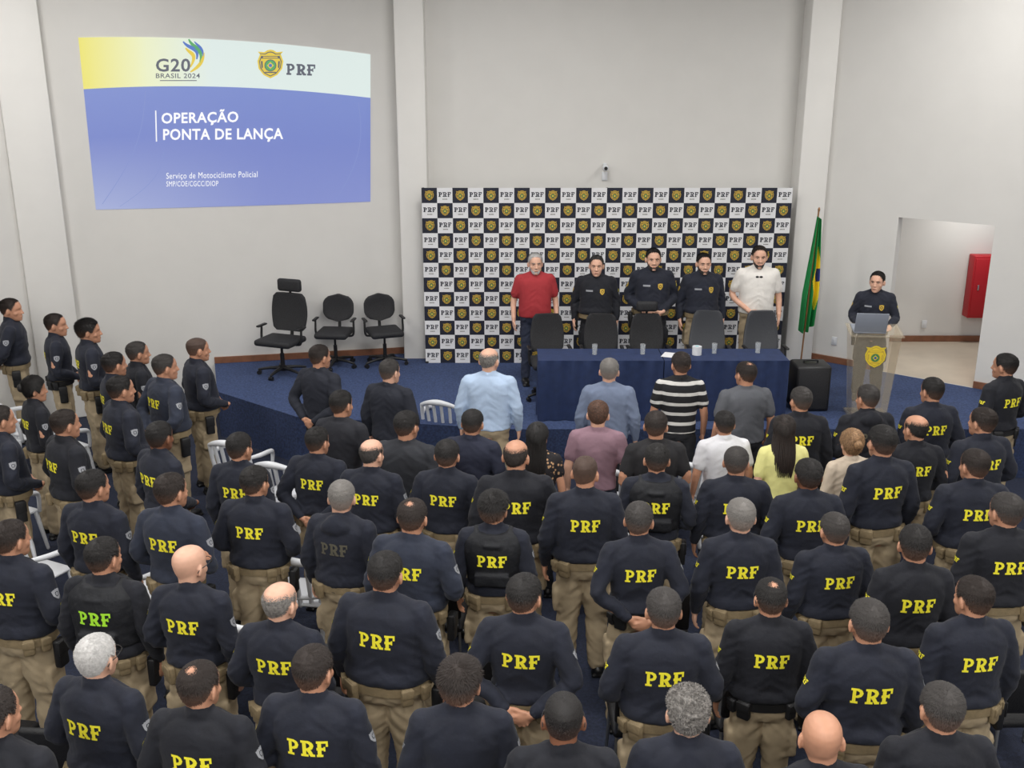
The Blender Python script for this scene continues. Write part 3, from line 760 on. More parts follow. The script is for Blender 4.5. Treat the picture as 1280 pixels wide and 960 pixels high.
def prism(g, ta, tb, za, zb, mi=0):
    v = [RW(ta, 0, za), RW(tb, 0, za), RW(tb, th, za), RW(ta, th, za), RW(ta, 0, zb), RW(tb, 0, zb), RW(tb, th, zb), RW(ta, th, zb)]
    g.add(v, [(0, 1, 5, 4), (1, 2, 6, 5), (2, 3, 7, 6), (3, 0, 4, 7), (0, 3, 2, 1), (4, 5, 6, 7)], mi)
prism(g, 0, t0, 0, HT); prism(g, t0, t1, dh, HT); prism(g, t1, 6.80, 0, HT); prism(g, t0, t1, 0, ST-.002)
struct('wall_front_right', g, [M['wall']])
# corridor behind the doorway
g = G()
g.add([RW(t0-.5, th-.15, ST-.001), RW(3.87, th-.15, ST-.001), (9.6, 15.1, ST-.001), (5.0, 15.1, ST-.001)], [(0, 1, 2, 3)]); struct('floor_corridor', g, [M['tile']])
g = G(); quad_wall(g, (4.8, 15.1), (9.6, 15.1), ST-.1, ST+2.6); struct('wall_corridor', g, [M['wall']])
g = G(); quad_wall(g, RW(t0-.35, th, 0)[:2], (5.15, 15.1), ST-.1, ST+2.6); struct('wall_corridor_side', g, [M['wall']])
g = G(); g.add([RW(t0-.6, th, ST+2.5), RW(3.87, th, ST+2.5), (9.6, 15.1, ST+2.5), (4.8, 15.1, ST+2.5)], [(0, 1, 2, 3)]); struct('ceiling_corridor', g, [M['ceil']])
# pilasters
def pilaster(name, x, y, w, d, rz):
    g = G(); g.box((0, 0, HT/2), (w, d, HT-.01), .012); o = struct(name, g, [M['pil']], True); o.location = (x, y, 0); o.rotation_euler = (0, 0, rz)
pilaster('trim_1', -1.33, 14.32, .38, .36, 0); pilaster('trim_2', 4.01, 14.25, .38, .42, 0); pilaster('trim_3', -6.08, 13.40, .55, .40, math.radians(30))
def skirting(name, a, b, z=ST):
    a = Vector((*a, 0)); b = Vector((*b, 0)); d = b-a; g = G(); g.box((0, 0, z+.045), (d.length, .025, .09), .004); o = struct(name, g, [M['base']])
    m = (a+b)/2; o.location = (m.x, m.y, 0); o.rotation_euler = (0, 0, math.atan2(d.y, d.x))
skirting('baseboard_left', (-4.13, 13.89), (-1.55, 14.42)); skirting('baseboard_front', (-1.1, 14.40), (3.80, 14.40))
skirting('baseboard_right', RW(.06, -.015, 0)[:2], RW(t0, -.015, 0)[:2]); skirting('baseboard_far_right', RW(t1, -.015, 0)[:2], RW(4.3, -.015, 0)[:2])
skirting('baseboard_corridor', (5.2, 15.08), (9, 15.08))

# ------------------------------------------------------------------ crest drawing
SH = [(-.36, .34), (-.44, .43), (-.22, .41), (-.10, .48), (0, .5), (.10, .48), (.22, .41), (.44, .43), (.36, .34), (.45, .10), (.41, -.16), (.24, -.38), (0, -.5), (-.24, -.38), (-.41, -.16), (-.45, .10)]
def crest(g, P, sz, e, idx, nr=None):
    """P(u,v,layer) -> point; idx = (gold, dark, green, blue)"""
    def pl(pts, L, mi): g.add([P(u*sz, v*sz, L*e) for u, v in pts], [tuple(range(len(pts)))], mi)
    pl(SH, 1, idx[0]); pl([(u*.87, v*.87) for u, v in SH], 2, idx[1]); pl([(u*.80, v*.80) for u, v in SH], 3, idx[0])
    pl([(-.33, .19), (.33, .19), (.31, .28), (-.31, .28)], 4, idx[1])
    pl([(-.26, .215), (.26, .215), (.25, .255), (-.25, .255)], 5, idx[0])
    cir = lambda r, cy=-.05: [(r*math.cos(a), cy+r*math.sin(a)) for a in np.linspace(0, 2*PI, 16, endpoint=False)]
    pl(cir(.21), 4, idx[1]); pl(cir(.18), 5, idx[2]); pl([(0, .07), (.12, -.05), (0, -.17), (-.12, -.05)], 6, idx[0]); pl(cir(.06), 7, idx[3])
    pl([(-.22, -.31), (.22, -.31), (.18, -.27), (-.18, -.27)], 4, idx[1])
    for q in (-1, 1): pl([(q*.27, .10), (q*.33, .10), (q*.31, -.16), (q*.26, -.12)][::q], 4, idx[1])

# ------------------------------------------------------------------ chequered press wall
BX0, BX1, BY, BH = -1.20, 3.72, 13.92, 2.41; NC, NR = 24, 12; cw = (BX1-BX0)/NC; ch = BH/NR
g = G(); cells = prf_cells(30, 12)
for r in range(NR):
    for c in range(NC):
        x = BX0+c*cw; z = ST+BH-(r+1)*ch; dark = (r+c) % 2 == 0
        g.add([(x, BY, z), (x+cw, BY, z), (x+cw, BY, z+ch), (x, BY, z+ch)], [(0, 1, 2, 3)], 1 if dark else 0)
        mx = x+cw/2; mz = z+ch/2
        if dark: crest(g, lambda u, v, l: (mx+u, BY-l, mz+v), .132, .0010, (2, 1, 3, 4))
        else:
            for a, b, cc, d in cells:
                w = cw*.80; h = ch*.31; X0 = mx-w/2; Z0 = mz-h*.3
                g.add([(X0+a*w, BY-.002, Z0+cc*h), (X0+b*w, BY-.002, Z0+cc*h), (X0+b*w, BY-.002, Z0+d*h), (X0+a*w, BY-.002, Z0+d*h)], [(0, 1, 2, 3)], 1)
            for q in range(5):
                X0 = mx-.030+q*.0135
                g.add([(X0, BY-.002, mz-.055), (X0+.009, BY-.002, mz-.055), (X0+.009, BY-.002, mz-.043), (X0, BY-.002, mz-.043)], [(0, 1, 2, 3)], 5)
t = thing('press_backdrop', 'black and white chequered press wall printed with gold shields behind the stage party', 'backdrop', (0, 0, 0))
put('printed_panel', g.mesh('printed_panel', [M['white'], M['pnavy'], M['gold'], M['pgreen'], M['gold2'], M['dimprint']], False), t)
g = G()
for x in (BX0+.02, (BX0+BX1)/2, BX1-.02): g.box((x, BY+.03, ST+BH/2), (.03, .03, BH), .004); g.box((x, BY+.12, ST+.012), (.04, .3, .024), .004)
g.box(((BX0+BX1)/2, BY+.03, ST+BH-.02), (BX1-BX0, .03, .03), .004); put('frame', g, t, [M['black']])

# ------------------------------------------------------------------ projected slide on the left front wall
LP = Vector((*LW[0], 0)); LN = Vector((-(LW[1][1]-LW[0][1]), LW[1][0]-LW[0][0], 0)).normalized()
if LN.y > 0: LN = -LN
def WP(px, py, off=.006): return on_plane(px, py, LP, LN)+LN*off
def sxy(u, v):
    top = (98+365*u, 47+21*u-30*u*(1-u)); bot = (120+343*u, 262-10*u+3*u*(1-u)); return (top[0]*(1-v)+bot[0]*v, top[1]*(1-v)+bot[1]*v)
def vb(u): return .30-.005*u-.03*u*(1-u)*2
NXs = 48; g = G(); cols = []
def lerp(a, b, t): t = max(0, min(1, t)); return tuple(a[i]*(1-t)+b[i]*t for i in range(3))
def band(v0, v1, NY, colf):
    vs = []; fs = []
    for j in range(NY+1):
        for i in range(NXs+1):
            u = i/NXs; v = v0(u)+(v1(u)-v0(u))*j/NY; vs.append(WP(*sxy(u, v))); cols.append(colf(u, j/NY))
    for j in range(NY):
        for i in range(NXs): a = j*(NXs+1)+i; fs.append((a, a+1, a+NXs+2, a+NXs+1))
    g.add(vs, fs)
band(lambda u: 0, vb, 6, lambda u, t: lerp(lerp(s2l(232, 222, 84), s2l(232, 236, 186), u/.22), s2l(218, 232, 228), (u-.2)/.25))
band(vb, lambda u: 1, 20, lambda u, t: lerp(lerp(s2l(98, 122, 198), s2l(88, 110, 192), t*2), lerp(s2l(156, 168, 212), s2l(108, 124, 196), u*1.6), (t-.4)*1.5))
me = g.mesh('slide', [], False); ca = me.color_attributes.new('Col', 'FLOAT_COLOR', 'POINT')
for i, c in enumerate(cols): ca.data[i].color = (*c, 1)
def slide_mat():
    m = bpy.data.materials.new('projected_light'); m.use_nodes = True; nt = m.node_tree; b = nt.nodes['Principled BSDF']
    a = nt.nodes.new('ShaderNodeAttribute'); a.attribute_name = 'Col'
    b.inputs['Base Color'].default_value = (.14, .14, .14, 1); b.inputs['Roughness'].default_value = .9
    nt.links.new(a.outputs['Color'], b.inputs['Emission Color']); b.inputs['Emission Strength'].default_value = .9; return m
sl = thing('projected_slide', 'projected slide with blue field and white lettering on the front wall', 'projection', tuple(WP(290, 262, 0)))
def keep(o, par):
    o.parent = par; o.matrix_parent_inverse = Matrix.Translation(-Vector(par.location)); return o
me.materials.append(slide_mat()); o = put('image_field', me); keep(o, sl)
def emat(n, c, s=.85): return mat(n, (.1, .1, .1), .9, emis=c, estr=s)
SE = [emat('light_white', s2l(250, 250, 252), .95), emat('light_slate', s2l(88, 96, 116), .6), emat('light_blue', s2l(60, 110, 200)), emat('light_green', s2l(70, 170, 90)), emat('light_yellow', s2l(236, 206, 40)), emat('light_thin', s2l(124, 142, 208))]
def text2d(body, bold=.0):
    cu = bpy.data.curves.new('t', 'FONT'); cu.body = body; cu.size = 1; cu.offset = bold; cu.resolution_u = 3; cu.space_character = 1.08
    o = bpy.data.objects.new('t', cu); C.objects.link(o); dg = bpy.context.evaluated_depsgraph_get()
    m = bpy.data.meshes.new_from_object(o.evaluated_get(dg)); vs = [(v.co.x, v.co.y) for v in m.vertices]; fs = [tuple(p.vertices) for p in m.polygons]
    bpy.data.objects.remove(o); bpy.data.meshes.remove(m); return vs, fs
def slide_text(g, body, x0, x1, ybase, cap, mi, bold=.02, sl_=0, off=.012):
    vs, fs = text2d(body, bold); a = min(v[0] for v in vs); b = max(v[0] for v in vs); sx = (x1-x0)/(b-a); sy = cap/.72
    g.add([WP(x0+(x-a)*sx, ybase-y*sy+sl_*(x-a)*sx, off) for x, y in vs], fs, mi)
for nm, args in (('title_line', ('OPERAÇÃO', 202, 298, 154, 13, 0, .025, -.02)), ('title_line', ('PONTA DE LANÇA', 204, 354, 174.5, 13.5, 0, .025, -.008)),
                 ('subtitle_line', ('Serviço de Motociclismo Policial', 208, 322, 223.5, 7.8, 0, 0, -.02)), ('subtitle_line', ('SMP/COE/CGCC/DIOP', 208, 273, 233, 6.8, 0, 0, -.01))):
    g = G(); slide_text(g, *args); keep(put(nm, g.mesh(nm, SE, False)), sl)
g = G(); g.add([WP(x, y, .012) for x, y in ((194, 138), (195.5, 138), (196.5, 177), (195, 177))], [(0, 1, 2, 3)], 0)
keep(put('upright_rule', g.mesh('rule', SE, False)), sl)
g = G(); slide_text(g, 'G20', 195, 238, 89, 16, 1, .02); slide_text(g, 'BRASIL 2024', 195, 250, 97.5, 6, 1, .01)
g.add([WP(x, y, .012) for x, y in ((200, 100.2), (246, 100.2), (246, 101.2), (200, 101.2))], [(0, 1, 2, 3)], 1)
def ribbon(pts, w, mi):
    v = []
    for i, (x, y) in enumerate(pts):
        q = pts[min(i+1, len(pts)-1)]; p = pts[max(i-1, 0)]; dx, dy = q[0]-p[0], q[1]-p[1]; L = math.hypot(dx, dy) or 1; ww = w*(.3+.9*math.sin(PI*(i+.5)/len(pts)))
        v += [WP(x-dy/L*ww, y+dx/L*ww, .009), WP(x+dy/L*ww, y-dx/L*ww, .009)]
    g.add(v, [(2*i, 2*i+1, 2*i+3, 2*i+2) for i in range(len(pts)-1)], mi)
def arc(pts, n=12):
    (a, b, c, d) = pts; return [((1-t)**3*a[0]+3*(1-t)**2*t*b[0]+3*(1-t)*t*t*c[0]+t**3*d[0], (1-t)**3*a[1]+3*(1-t)**2*t*b[1]+3*(1-t)*t*t*c[1]+t**3*d[1]) for t in np.linspace(0, 1, n)]
ribbon(arc([(229, 52), (236, 62), (250, 58), (246, 74)]), 2.0, 2); ribbon(arc([(236, 49), (240, 60), (256, 60), (250, 78)]), 2.0, 3)
ribbon(arc([(232, 60), (238, 68), (248, 66), (238, 84)]), 2.0, 4); ribbon(arc([(255, 66), (254, 78), (248, 84), (238, 90)]), 1.8, 4); ribbon(arc([(243, 52), (248, 58), (254, 60), (254, 70)]), 1.4, 2)
keep(put('summit_emblem', g.mesh('emblem', SE, False)), sl)
g = G()
for a, b, c, d in prf_cells(60, 24):
    x0, x1, yb, hh = 358, 394, 93.5, 14
    g.add([WP(x0+(x1-x0)*u, yb-hh*v+u*1.2, .010) for u, v in ((a, c), (b, c), (b, d), (a, d))], [(0, 1, 2, 3)], 1)
keep(put('police_lettering', g.mesh('lettering', SE, False)), sl)
g = G(); crest(g, lambda u, v, l: WP(338+u, 80-v, .007+l), 36, .0012, (4, 1, 3, 2))
keep(put('shield_emblem', g.mesh('shield', SE, False)), sl)
for (x0, y0, x1, y1) in ((128, 255, 182, 114), (150, 258, 205, 190), (420, 250, 448, 128)):
    g = G(); w = .45
    pts = [(x0+(x1-x0)*t+14*math.sin(PI*t), y0+(y1-y0)*t) for t in np.linspace(0, 1, 16)]
    v = []
    for x, y in pts: v += [WP(x-w, y, .008), WP(x+w, y, .008)]
    g.add(v, [(2*i, 2*i+1, 2*i+3, 2*i+2) for i in range(15)], 0)
    keep(put('light_streak', g.mesh('streak', [SE[5]], False)), sl)

# ------------------------------------------------------------------ small wall things
p = on_y(756, 208, 14.42)
t = thing('security_camera', 'small white security camera on the wall above the backdrop', 'camera', tuple(p))
g = G(); g.box((0, -.02, .02), (.05, .04, .05), .008); g.tube([(0, -.03, .02), (0, -.09, 0)], [.009, .009], sub=1); put('bracket', g, t, [M['wplas']])
g = G(); g.box((0, -.12, -.01), (.075, .12, .07), .018); put('housing', g, t, [M['wplas']])
g = G(); g.cyl((0, -.178, -.01), (0, -.19, -.01), .024); put('lens', g, t, [M['black']])
g = G(); g.box((0, -.01, -.13), (.075, .016, .12), .006); tag(put('socket_box', g, None, [M['wplas']], tuple(p)), 'white socket plate directly under the security camera', 'socket')
g = G(); g.box((0, -.008, 0), (.075, .014, .115), .005); g.box((0, -.016, 0), (.035, .006, .06), .003)
q = on_plane(1043, 426, W0, N); o = put('wall_socket', g.mesh('wall_socket'), None, [M['wplas']], tuple(q), (0, 0, math.atan2(U.y, U.x))); tag(o, 'white wall socket between the flag and the doorway', 'socket')
q = on_y(1155, 405, 15.09); o = put('wall_socket', o.data, None, [M['wplas']], tuple(q)); tag(o, 'white wall socket inside the corridor', 'socket')
q = on_y(1223, 359, 14.9)
t = thing('fire_cabinet', 'red fire hose cabinet seen through the doorway', 'cabinet', (q.x+.20, 14.988, q.z-.46))
g = G(); g.box((0, 0, .46), (.62, .2, .92), .01); put('case', g, t, [M['red']]); g = G(); g.box((0, -.108, .46), (.58, .016, .84), .005); put('door', g, t, [M['red']])
g = G(); g.box((-.22, -.125, .46), (.02, .02, .08), .005); put('handle', g, t, [M['chrome']])

# ------------------------------------------------------------------ flag
t = thing('flag', 'green flag with yellow diamond hanging from a pole beside the backdrop', 'flag', (3.85, 13.35, ST))
g = G(); g.cyl((0, 0, .03), (.07, 0, 2.18), .011); g.ell((.072, 0, 2.20), (.016, .016, .03)); put('pole', g, t, [M['wood']])
g = G(); g.cyl((0, 0, 0), (0, 0, .035), .13, 24); g.cyl((0, 0, .03), (0, 0, .14), .035, 16); put('base', g, t, [M['chrome']])
g = G(); nu, nv = 60, 50; vs = []
for j in range(nv+1):
    v = j/nv
    for i in range(nu+1):
        u = i/nu; w = .06+.16*min(1, v*1.5)-.06*max(0, v-.75); L = 1.62-.30*u*u-.10*(1-u)
        x = .075-.045*v+(u-.42)*w; y = -.02+.06*math.sin(u*6*PI+v*1.6)*(.3+.7*v); z = 2.12-.04*u-v*L
        vs.append((x, y, z))
g.v = vs
for j in range(nv):
    for i in range(nu):
        a = j*(nu+1)+i; u = (i+.5)/nu; v = (j+.5)/nv; e = abs(u-.76)/.30+abs(v-.55)/.30; mi = 0
        if e < 1: mi = 1
        if ((u-.82)/.12)**2+((v-.52)/.07)**2 < 1: mi = 2
        g.f.append((a, a+1, a+nu+2, a+nu+1)); g.m.append(mi)
put('flag_cloth', g.mesh('flag_cloth', [M['fgreen'], M['fyel'], M['fblue']]), t)

# ------------------------------------------------------------------ lectern and laptop
t = thing('lectern', 'clear acrylic lectern with gold shield emblem at the stage front', 'lectern', (4.20, 11.70, ST), math.radians(-6))
def panel(pts, y0, y1):
    g = G(); v = [(x, y0, z) for x, z in pts]+[(x, y1, z) for x, z in pts]; n = len(pts)
    g.add(v, [tuple(range(n)), tuple(range(n, 2*n))[::-1]]+[(i, (i+1) % n, n+(i+1) % n, n+i) for i in range(n)]); return g
put('front_panel', panel([(-.19, .03), (.19, .03), (.27, 1.0), (-.27, 1.0)], -.17, -.155), t, [M['acryl']])
for s in (-1, 1):
    g = G(); g.add([(s*.19, -.155, .03), (s*.19, .10, .03), (s*.27, .16, 1.06), (s*.27, -.155, 1.0), (s*.20, -.155, .03), (s*.20, .10, .03), (s*.28, .16, 1.06), (s*.28, -.155, 1.0)], [(0, 1, 2, 3), (4, 5, 6, 7), (0, 1, 5, 4), (1, 2, 6, 5), (2, 3, 7, 6), (3, 0, 4, 7)])
    put('side_panel', g, t, [M['acryl']])
g = G(); g.box((0, -.01, 1.03), (.60, .38, .018), .004, Matrix.Rotation(.17, 3, 'X')); put('top_tray', g, t, [M['acryl']])
g = G(); g.box((0, -.01, .015), (.46, .36, .03), .006); put('base', g, t, [M['acryl']])
g = G(); crest(g, lambda u, v, l: (u, -.172-l, .76+v), .26, .0012, (0, 1, 2, 3)); put('shield_emblem', g.mesh('shield', [M['gold2'], M['gold'], M['pgreen'], M['pblue']], False), t)
t = thing('laptop', 'open grey laptop on the lectern top', 'laptop', (4.12, 11.68, ST+1.05), math.radians(-6))
g = G(); g.box((0, .02, .0), (.36, .25, .016), .004, Matrix.Rotation(.17, 3, 'X')); put('base', g, t, [M['lap']])
g = G(); g.box((0, -.13, .105), (.36, .010, .24), .004, Matrix.Rotation(.25, 3, 'X')); put('screen', g, t, [M['lap']])
# black loudspeaker box
t = thing('loudspeaker', 'black loudspeaker box on the stage between the table and lectern', 'speaker', (3.58, 11.98, ST))
g = G(); g.box((0, 0, .28), (.42, .36, .56), .03); put('case', g, t, [M['black']]); g = G(); g.box((0, -.182, .28), (.36, .012, .48), .004); put('grille', g, t, [M['mesh']])
g = G(); g.tube([(-.08, 0, .56), (-.07, 0, .59), (.07, 0, .59), (.08, 0, .56)], [.012]*4, n=8); put('handle', g, t, [M['black']])

# ------------------------------------------------------------------ the cloth-covered table and what stands on it
TYC = 11.72; TDP = .52
for i, (x0, x1, lab) in enumerate(((.30, 1.74, 'left half'), (1.75, 3.18, 'right half'))):
    w = x1-x0; cx = (x0+x1)/2; cy = TYC; dp = TDP
    g = G(); pts = []
    for (ax, ay, bx_, by_, k) in ((-w/2, -dp/2, w/2, -dp/2, 60), (w/2, -dp/2, w/2, dp/2, 24), (w/2, dp/2, -w/2, dp/2, 60), (-w/2, dp/2, -w/2, -dp/2, 24)):
        for q in range(k): pts.append((ax+(bx_-ax)*q/k, ay+(by_-ay)*q/k, (by_-ay, ax-bx_)))
    n = len(pts); rings = []
    for z, am in ((.732, 0), (.725, .002), (.6, .006), (.35, .011), (.006, .016)):
        rings.append([Vector((x, y, z))+Vector((d[0], d[1], 0)).normalized()*(am*math.sin(q*.85)+am*.5*math.sin(q*.37+i*2)-am*.3) for q, (x, y, d) in enumerate(pts)])
    for rr in rings:
        for v in rr:
            v.x = max(-w/2-(0 if i else .02), min(w/2+(.02 if i else 0), v.x))
            if v.y > dp*.3: v.z = max(v.z, .69)
    g.loft(rings, cap=False); g.add([v for v in rings[0]], [tuple(range(n))])
    o = put('tablecloth', g.mesh('tablecloth'), None, [M['cloth']], (cx, cy, ST)); tag(o, f'navy floor-length cloth draped over the {lab} of the stage table', 'tablecloth')
g = G(); g.cyl((0, 0, 0), (0, 0, .008), .028, 20)
prof = [(.026, 0), (.033, .12), (.031, .12), (.024, .008)]
g.loft([[(r*math.cos(a), r*math.sin(a), z) for a in np.linspace(0, 2*PI, 20, endpoint=False)] for r, z in prof], cap=False); gm = g.mesh('glass')
TT = ST+.733
for (px, lab) in ((743, 'leftmost on the stage table'), (803, 'second from left on the stage table'), (893, 'third from left on the stage table'), (948, 'rightmost on the stage table')):
    tag(put('drinking_glass', gm, None, [M['glass']], ((px-640)/F*12.2, TYC+random.uniform(-.08, .1), TT)), 'clear drinking glass, '+lab, 'glass', 'glasses on the stage table')
g = G(); g.box((0, 0, .002), (.21, .29, .003)); tag(put('paper_sheet', g, None, [M['white']], (1.90, TYC-.05, TT), (0, 0, 1.2)), 'white sheet of paper on the stage table', 'paper')
t = thing('tissue_roll', 'pale roll standing on the stage table beside the paper', 'roll', (2.16, TYC, TT))
g = G(); g.cyl((0, 0, 0), (0, 0, .10), .055, 24); put('roll', g, t, [M['wplas']]); g = G(); g.cyl((0, 0, .095), (0, 0, .103), .02, 16); put('core', g, t, [mat('aqua', s2l(140, 200, 205), .5)])

# ------------------------------------------------------------------ office chairs
def office_chair(style, lab, x, y, rz, sc=1):
    t = thing('office_chair', lab, 'chair', (x, y, ST), rz, 'office chairs on the stage', (sc, 1, 1))
    g = G()
    for k in range(5):
        a = 2*PI*k/5+.3; g.tube([(0, 0, .10), (.15*math.cos(a), .15*math.sin(a), .095), (.29*math.cos(a), .29*math.sin(a), .07)], [.03, .022, .016], n=8, sub=2)
    g.cyl((0, 0, .06), (0, 0, .14), .035); put('star_base', g, t, [M['black']])
    for k in range(5):
        a = 2*PI*k/5+.3; g = G(); c = Vector((.29*math.cos(a), .29*math.sin(a), .028)); d = Vector((-math.sin(a), math.cos(a), 0))*.012
        g.cyl(c-d*2, c-d*.4, .028); g.cyl(c+d*.4, c+d*2, .028); g.cyl(c, c+Vector((0, 0, .045)), .009); put('caster', g, t, [M['black']])
    g = G(); g.cyl((0, 0, .12), (0, 0, .30), .026); g.cyl((0, 0, .28), (0, 0, .42), .016); g.box((0, 0, .42), (.2, .22, .03), .01); put('gas_column', g, t, [M['black']])
    fab = M['gleather'] if style == 'grey' else M['mesh']
    small = style == 'task'; W = .45 if small else .48
    g = G(); g.box((0, .02, .475), (W, .46, .085), .04, None, 0, 4); put('seat', g, t, [fab])
    g = G(); z0, z1 = (.58, .95) if small else (.56, 1.06 if style in ('grey', 'big') else 1.02); hw = .205 if small else .215 if style not in ('grey', 'big') else .225; rings = []
    for q in range(13):
        u = q/12
        if small: prof_w = (max(0, 1-abs(2*u-1)**2.6))**.5*.98+.10
        elif style == 'grey': prof_w = (1.06-.30*u*u)*(1 if .03 < u < .97 else .86)
        elif style == 'big': prof_w = (.90+.16*math.sin(PI*u))*(1 if .03 < u < .97 else .85)
        else: prof_w = (.82+.22*math.sin(PI*min(1, u*.8+.2)))*(1 if .03 < u < .97 else .86)
        z = z0+(z1-z0)*u; w = hw*min(1.06, prof_w); yb = -.23-.05*u-.02*math.sin(PI*u)
        ring = []
        for a in np.linspace(0, 2*PI, 24, endpoint=False):
            xx = w*math.copysign(abs(math.cos(a))**.5, math.cos(a)); ring.append(Vector((xx, yb+.028*math.copysign(abs(math.sin(a))**.6, math.sin(a))+.5*xx*xx, z)))
        rings.append(ring)
    g.loft(rings); put('backrest', g, t, [fab])
    g = G(); g.tube([(0, -.05, .42), (0, -.24, .44), (0, -.29, .60), (0, -.30, .85)], [.022, .024, .020, .014], n=8); put('back_support', g, t, [M['black']])
    if style in ('big', 'headmesh'):
        zz = 1.165 if style == 'big' else 1.11
        g = G(); g.box((0, -.285, zz), (.31 if style == 'big' else .28, .08, .17 if style == 'big' else .13), .04, None, 0, 4); put('headrest', g, t, [M['mesh']]); g = G(); g.cyl((0, -.30, .96), (0, -.29, zz-.01), .016); put('headrest_post', g, t, [M['black']])
    for s in (-1, 1):
        g = G(); g.tube([(s*.20, .0, .43), (s*.26, .0, .46), (s*.265, -.02, .64)], [.014, .016, .014], n=8); g.box((s*.262, -.02, .655), (.05, .20, .026), .012); put('armrest', g, t, [M['black']])
    return t
office_chair('big', 'tall black mesh office chair with headrest, leftmost by the wall', -3.06, 13.34, PI-.35, 1.14)
office_chair('task', 'low black task chair, middle of the three by the wall', -2.42, 13.76, PI-.1)
office_chair('task', 'black task chair nearest the pilaster and the backdrop', -1.75, 13.82, PI+.35)
for px, st, rr, lab in ((687, 'mesh', .10, 'black mesh office chair in front of the red polo man'), (752, 'mesh', -.03, 'black mesh office chair second from left behind the stage table'), (811, 'headmesh', .02, 'black office chair with headrest, middle of the five at the table'), (886, 'grey', -.06, 'charcoal leather office chair in front of the fourth man'), (957, 'grey', .06, 'charcoal leather office chair nearest the flag')):
    office_chair(st, lab, (px-640)/F*12.75, 12.30, PI+rr, .95)

# ------------------------------------------------------------------ audience chairs
def white_chair_meshes():
    d = {}
    g = G(); g.box((0, .0, .43), (.44, .44, .025), .012); g.box((0, .21, .415), (.42, .03, .04), .012); d['seat'] = g.mesh('seat')
    g = G()
    def bp(x, z): return Vector((x, -.20-.10*(z-.42)/.42+1.1*x*x, z))
    for x in np.linspace(-.13, .13, 4): g.tube([bp(x, .42), bp(x*1.03, .60), bp(x*1.08, .82)], [.021, .020, .021], n=8)
    g.tube([bp(x, .86-1.35*x*x) for x in np.linspace(-.215, .215, 9)], [.022, .026, .030, .034, .036, .034, .030, .026, .022], n=10, sub=2)
    g.tube([bp(x, .50) for x in np.linspace(-.20, .20, 7)], [.022]*7, n=8, sub=2)
    for s in (-1, 1): g.tube([bp(s*.20, .42), bp(s*.225, .60), bp(s*.215, .795)], [.024, .022, .024], n=8)
    d['backrest'] = g.mesh('backrest')
    for s in (-1, 1):
        g = G(); g.tube([(s*.222, -.19, .68), (s*.268, -.05, .67), (s*.275, .12, .65), (s*.258, .20, .60), (s*.235, .21, .43)], [.020, .026, .027, .022, .018], n=8); d['armrest', s] = g.mesh('armrest')
        for f in (-1, 1):
            g = G(); g.tube([(s*.20, f*.19, .42), (s*.24, f*.24, .02)], [.024, .017], n=8, sub=1); d['leg', s, f] = g.mesh('leg')
    return d
def black_chair_meshes():
    d = {}
    g = G(); g.box((0, .0, .45), (.46, .44, .07), .03, None, 0, 3); d['seat'] = g.mesh('seat')
    g = G(); g.box((0, -.245, .72), (.45, .05, .34), .024, Matrix.Rotation(.12, 3, 'X'), 0, 3); d['backrest'] = g.mesh('backrest')
    for s in (-1, 1):
        g = G(); g.tube([(s*.21, -.20, .43), (s*.21, -.235, .60), (s*.21, -.25, .75)], [.011]*3, n=8); d['back_post', s] = g.mesh('back_post')
    for s in (-1, 1):
        for f in (-1, 1): g = G(); g.tube([(s*.20, f*.18, .43), (s*.215, f*.215, .012)], [.012, .011], n=8, sub=1); d['leg', s, f] = g.mesh('leg')
    return d
WC, BC = white_chair_meshes(), black_chair_meshes()
def aud_chair(dct, name, mt, lab, x, y, rz, group):
    t = thing(name, lab, 'chair', (x, y, 0), rz, group)
    for k, me in dct.items():
        nm = k if isinstance(k, str) else k[0]
        put(nm, me, t, [M['steel'] if (dct is BC and nm in ('leg', 'back_post')) else mt])
used_ch = []
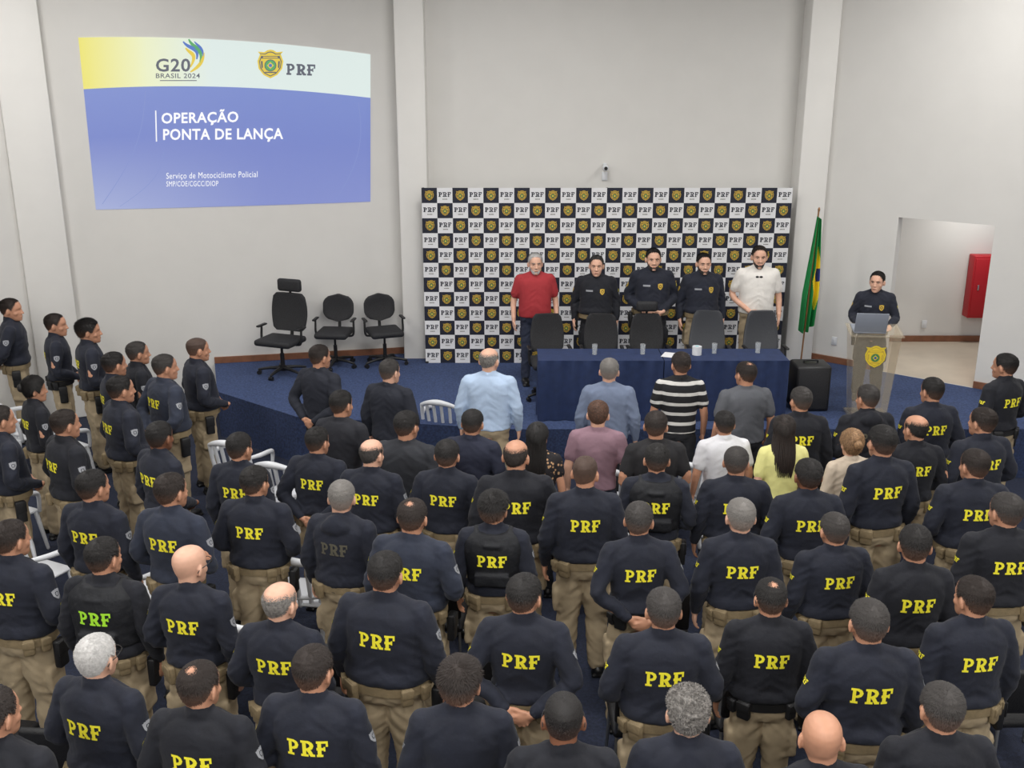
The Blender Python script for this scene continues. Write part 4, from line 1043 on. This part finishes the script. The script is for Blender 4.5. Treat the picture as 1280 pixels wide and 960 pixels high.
for rn, i, x, X, a, desc in chair_spots:
    if rn in ('left', 'left rear') and i not in (1, 2): continue
    if rn == 'nearest' or (rn == 'front' and i not in (1, 2, 3, 4, 5, 6, 7, 8)): continue
    black = rn == 'second' or (rn == 'third' and x > -1.6) or (rn == 'fourth' and x > -.6)
    ar = math.radians(a*.6); dd = .50
    cx, cy = x-math.sin(ar)*dd, X-math.cos(ar)*dd
    if any(z0 == 0 and math.hypot(px-cx, py-(cy-.02)) < (.44 if black else .48) for px, py, z0, *_ in PEOPLE): continue
    if any(math.hypot(px-cx, py-cy) < .56 for px, py in used_ch): continue
    used_ch.append((cx, cy))
    short = desc.split(',')[0]
    if black: aud_chair(BC, 'stacking_chair', M['bseat'], f'black padded chair behind the {short}, {rn} row' if len(short.split()) < 9 else f'black padded chair, {ORD[i]} from left, {rn} row', cx, cy, -ar, 'black chairs in the audience')
    else: aud_chair(WC, 'plastic_armchair', M['wplas'], f'white plastic armchair behind the {short}, {rn} row', cx, cy, -ar, 'white plastic armchairs in the audience')
for px, py, dx, lab in ((556, 505, 0, 'white plastic armchair standing empty beside the man in pale blue shirt'), (262, 556, .24, 'white plastic armchair in the aisle beside the left group'), (343, 583, .05, 'white plastic armchair empty between the left and middle blocks')):
    q = on_z(px, py, .84); q.x += dx
    if any(math.hypot(a-q.x, b-q.y-.28) < .5 for a, b in used_ch): continue
    aud_chair(WC, 'plastic_armchair', M['wplas'], lab, q.x, q.y+.28, -.3, 'white plastic armchairs in the audience')

# ------------------------------------------------------------------ light
def area(name, loc, size, energy, col=(1, .985, .96), rot=(0, 0, 0)):
    l = bpy.data.lights.new(name, 'AREA'); l.shape = 'RECTANGLE'; l.size = size[0]; l.size_y = size[1]; l.energy = energy; l.color = col
    o = bpy.data.objects.new(name, l); C.objects.link(o); o.location = loc; o.rotation_euler = rot; return o
for y, e in ((-1.3, 135), (1.4, 112), (4.8, 100), (8.2, 90), (11.2, 84)):  # rearmost row is unseen fill, added to brighten backs and lettering
    for x in (-5, 0, 5): area('ceiling_and_fill_lamp', (x, y, HT-.12), (1.2, .6), e)
area('corridor_lamp', (6.6, 14.3, ST+2.4), (.6, .3), 20)
w = bpy.data.worlds.new('World'); bpy.context.scene.world = w; w.use_nodes = True; w.node_tree.nodes['Background'].inputs[0].default_value = (.8, .85, 1, 1); w.node_tree.nodes['Background'].inputs[1].default_value = .3

cam = bpy.data.cameras.new('Camera'); co = bpy.data.objects.new('Camera', cam); C.objects.link(co)
cam.sensor_width = 36; cam.lens = 36*F/1280; co.location = (0, 0, CZ); co.rotation_euler = (PI/2-PIT, 0, 0); cam.clip_start = .05
bpy.context.scene.camera = co
bpy.context.scene.view_settings.view_transform = 'Standard'
print('built', len(bpy.data.objects), time.time()-T0)
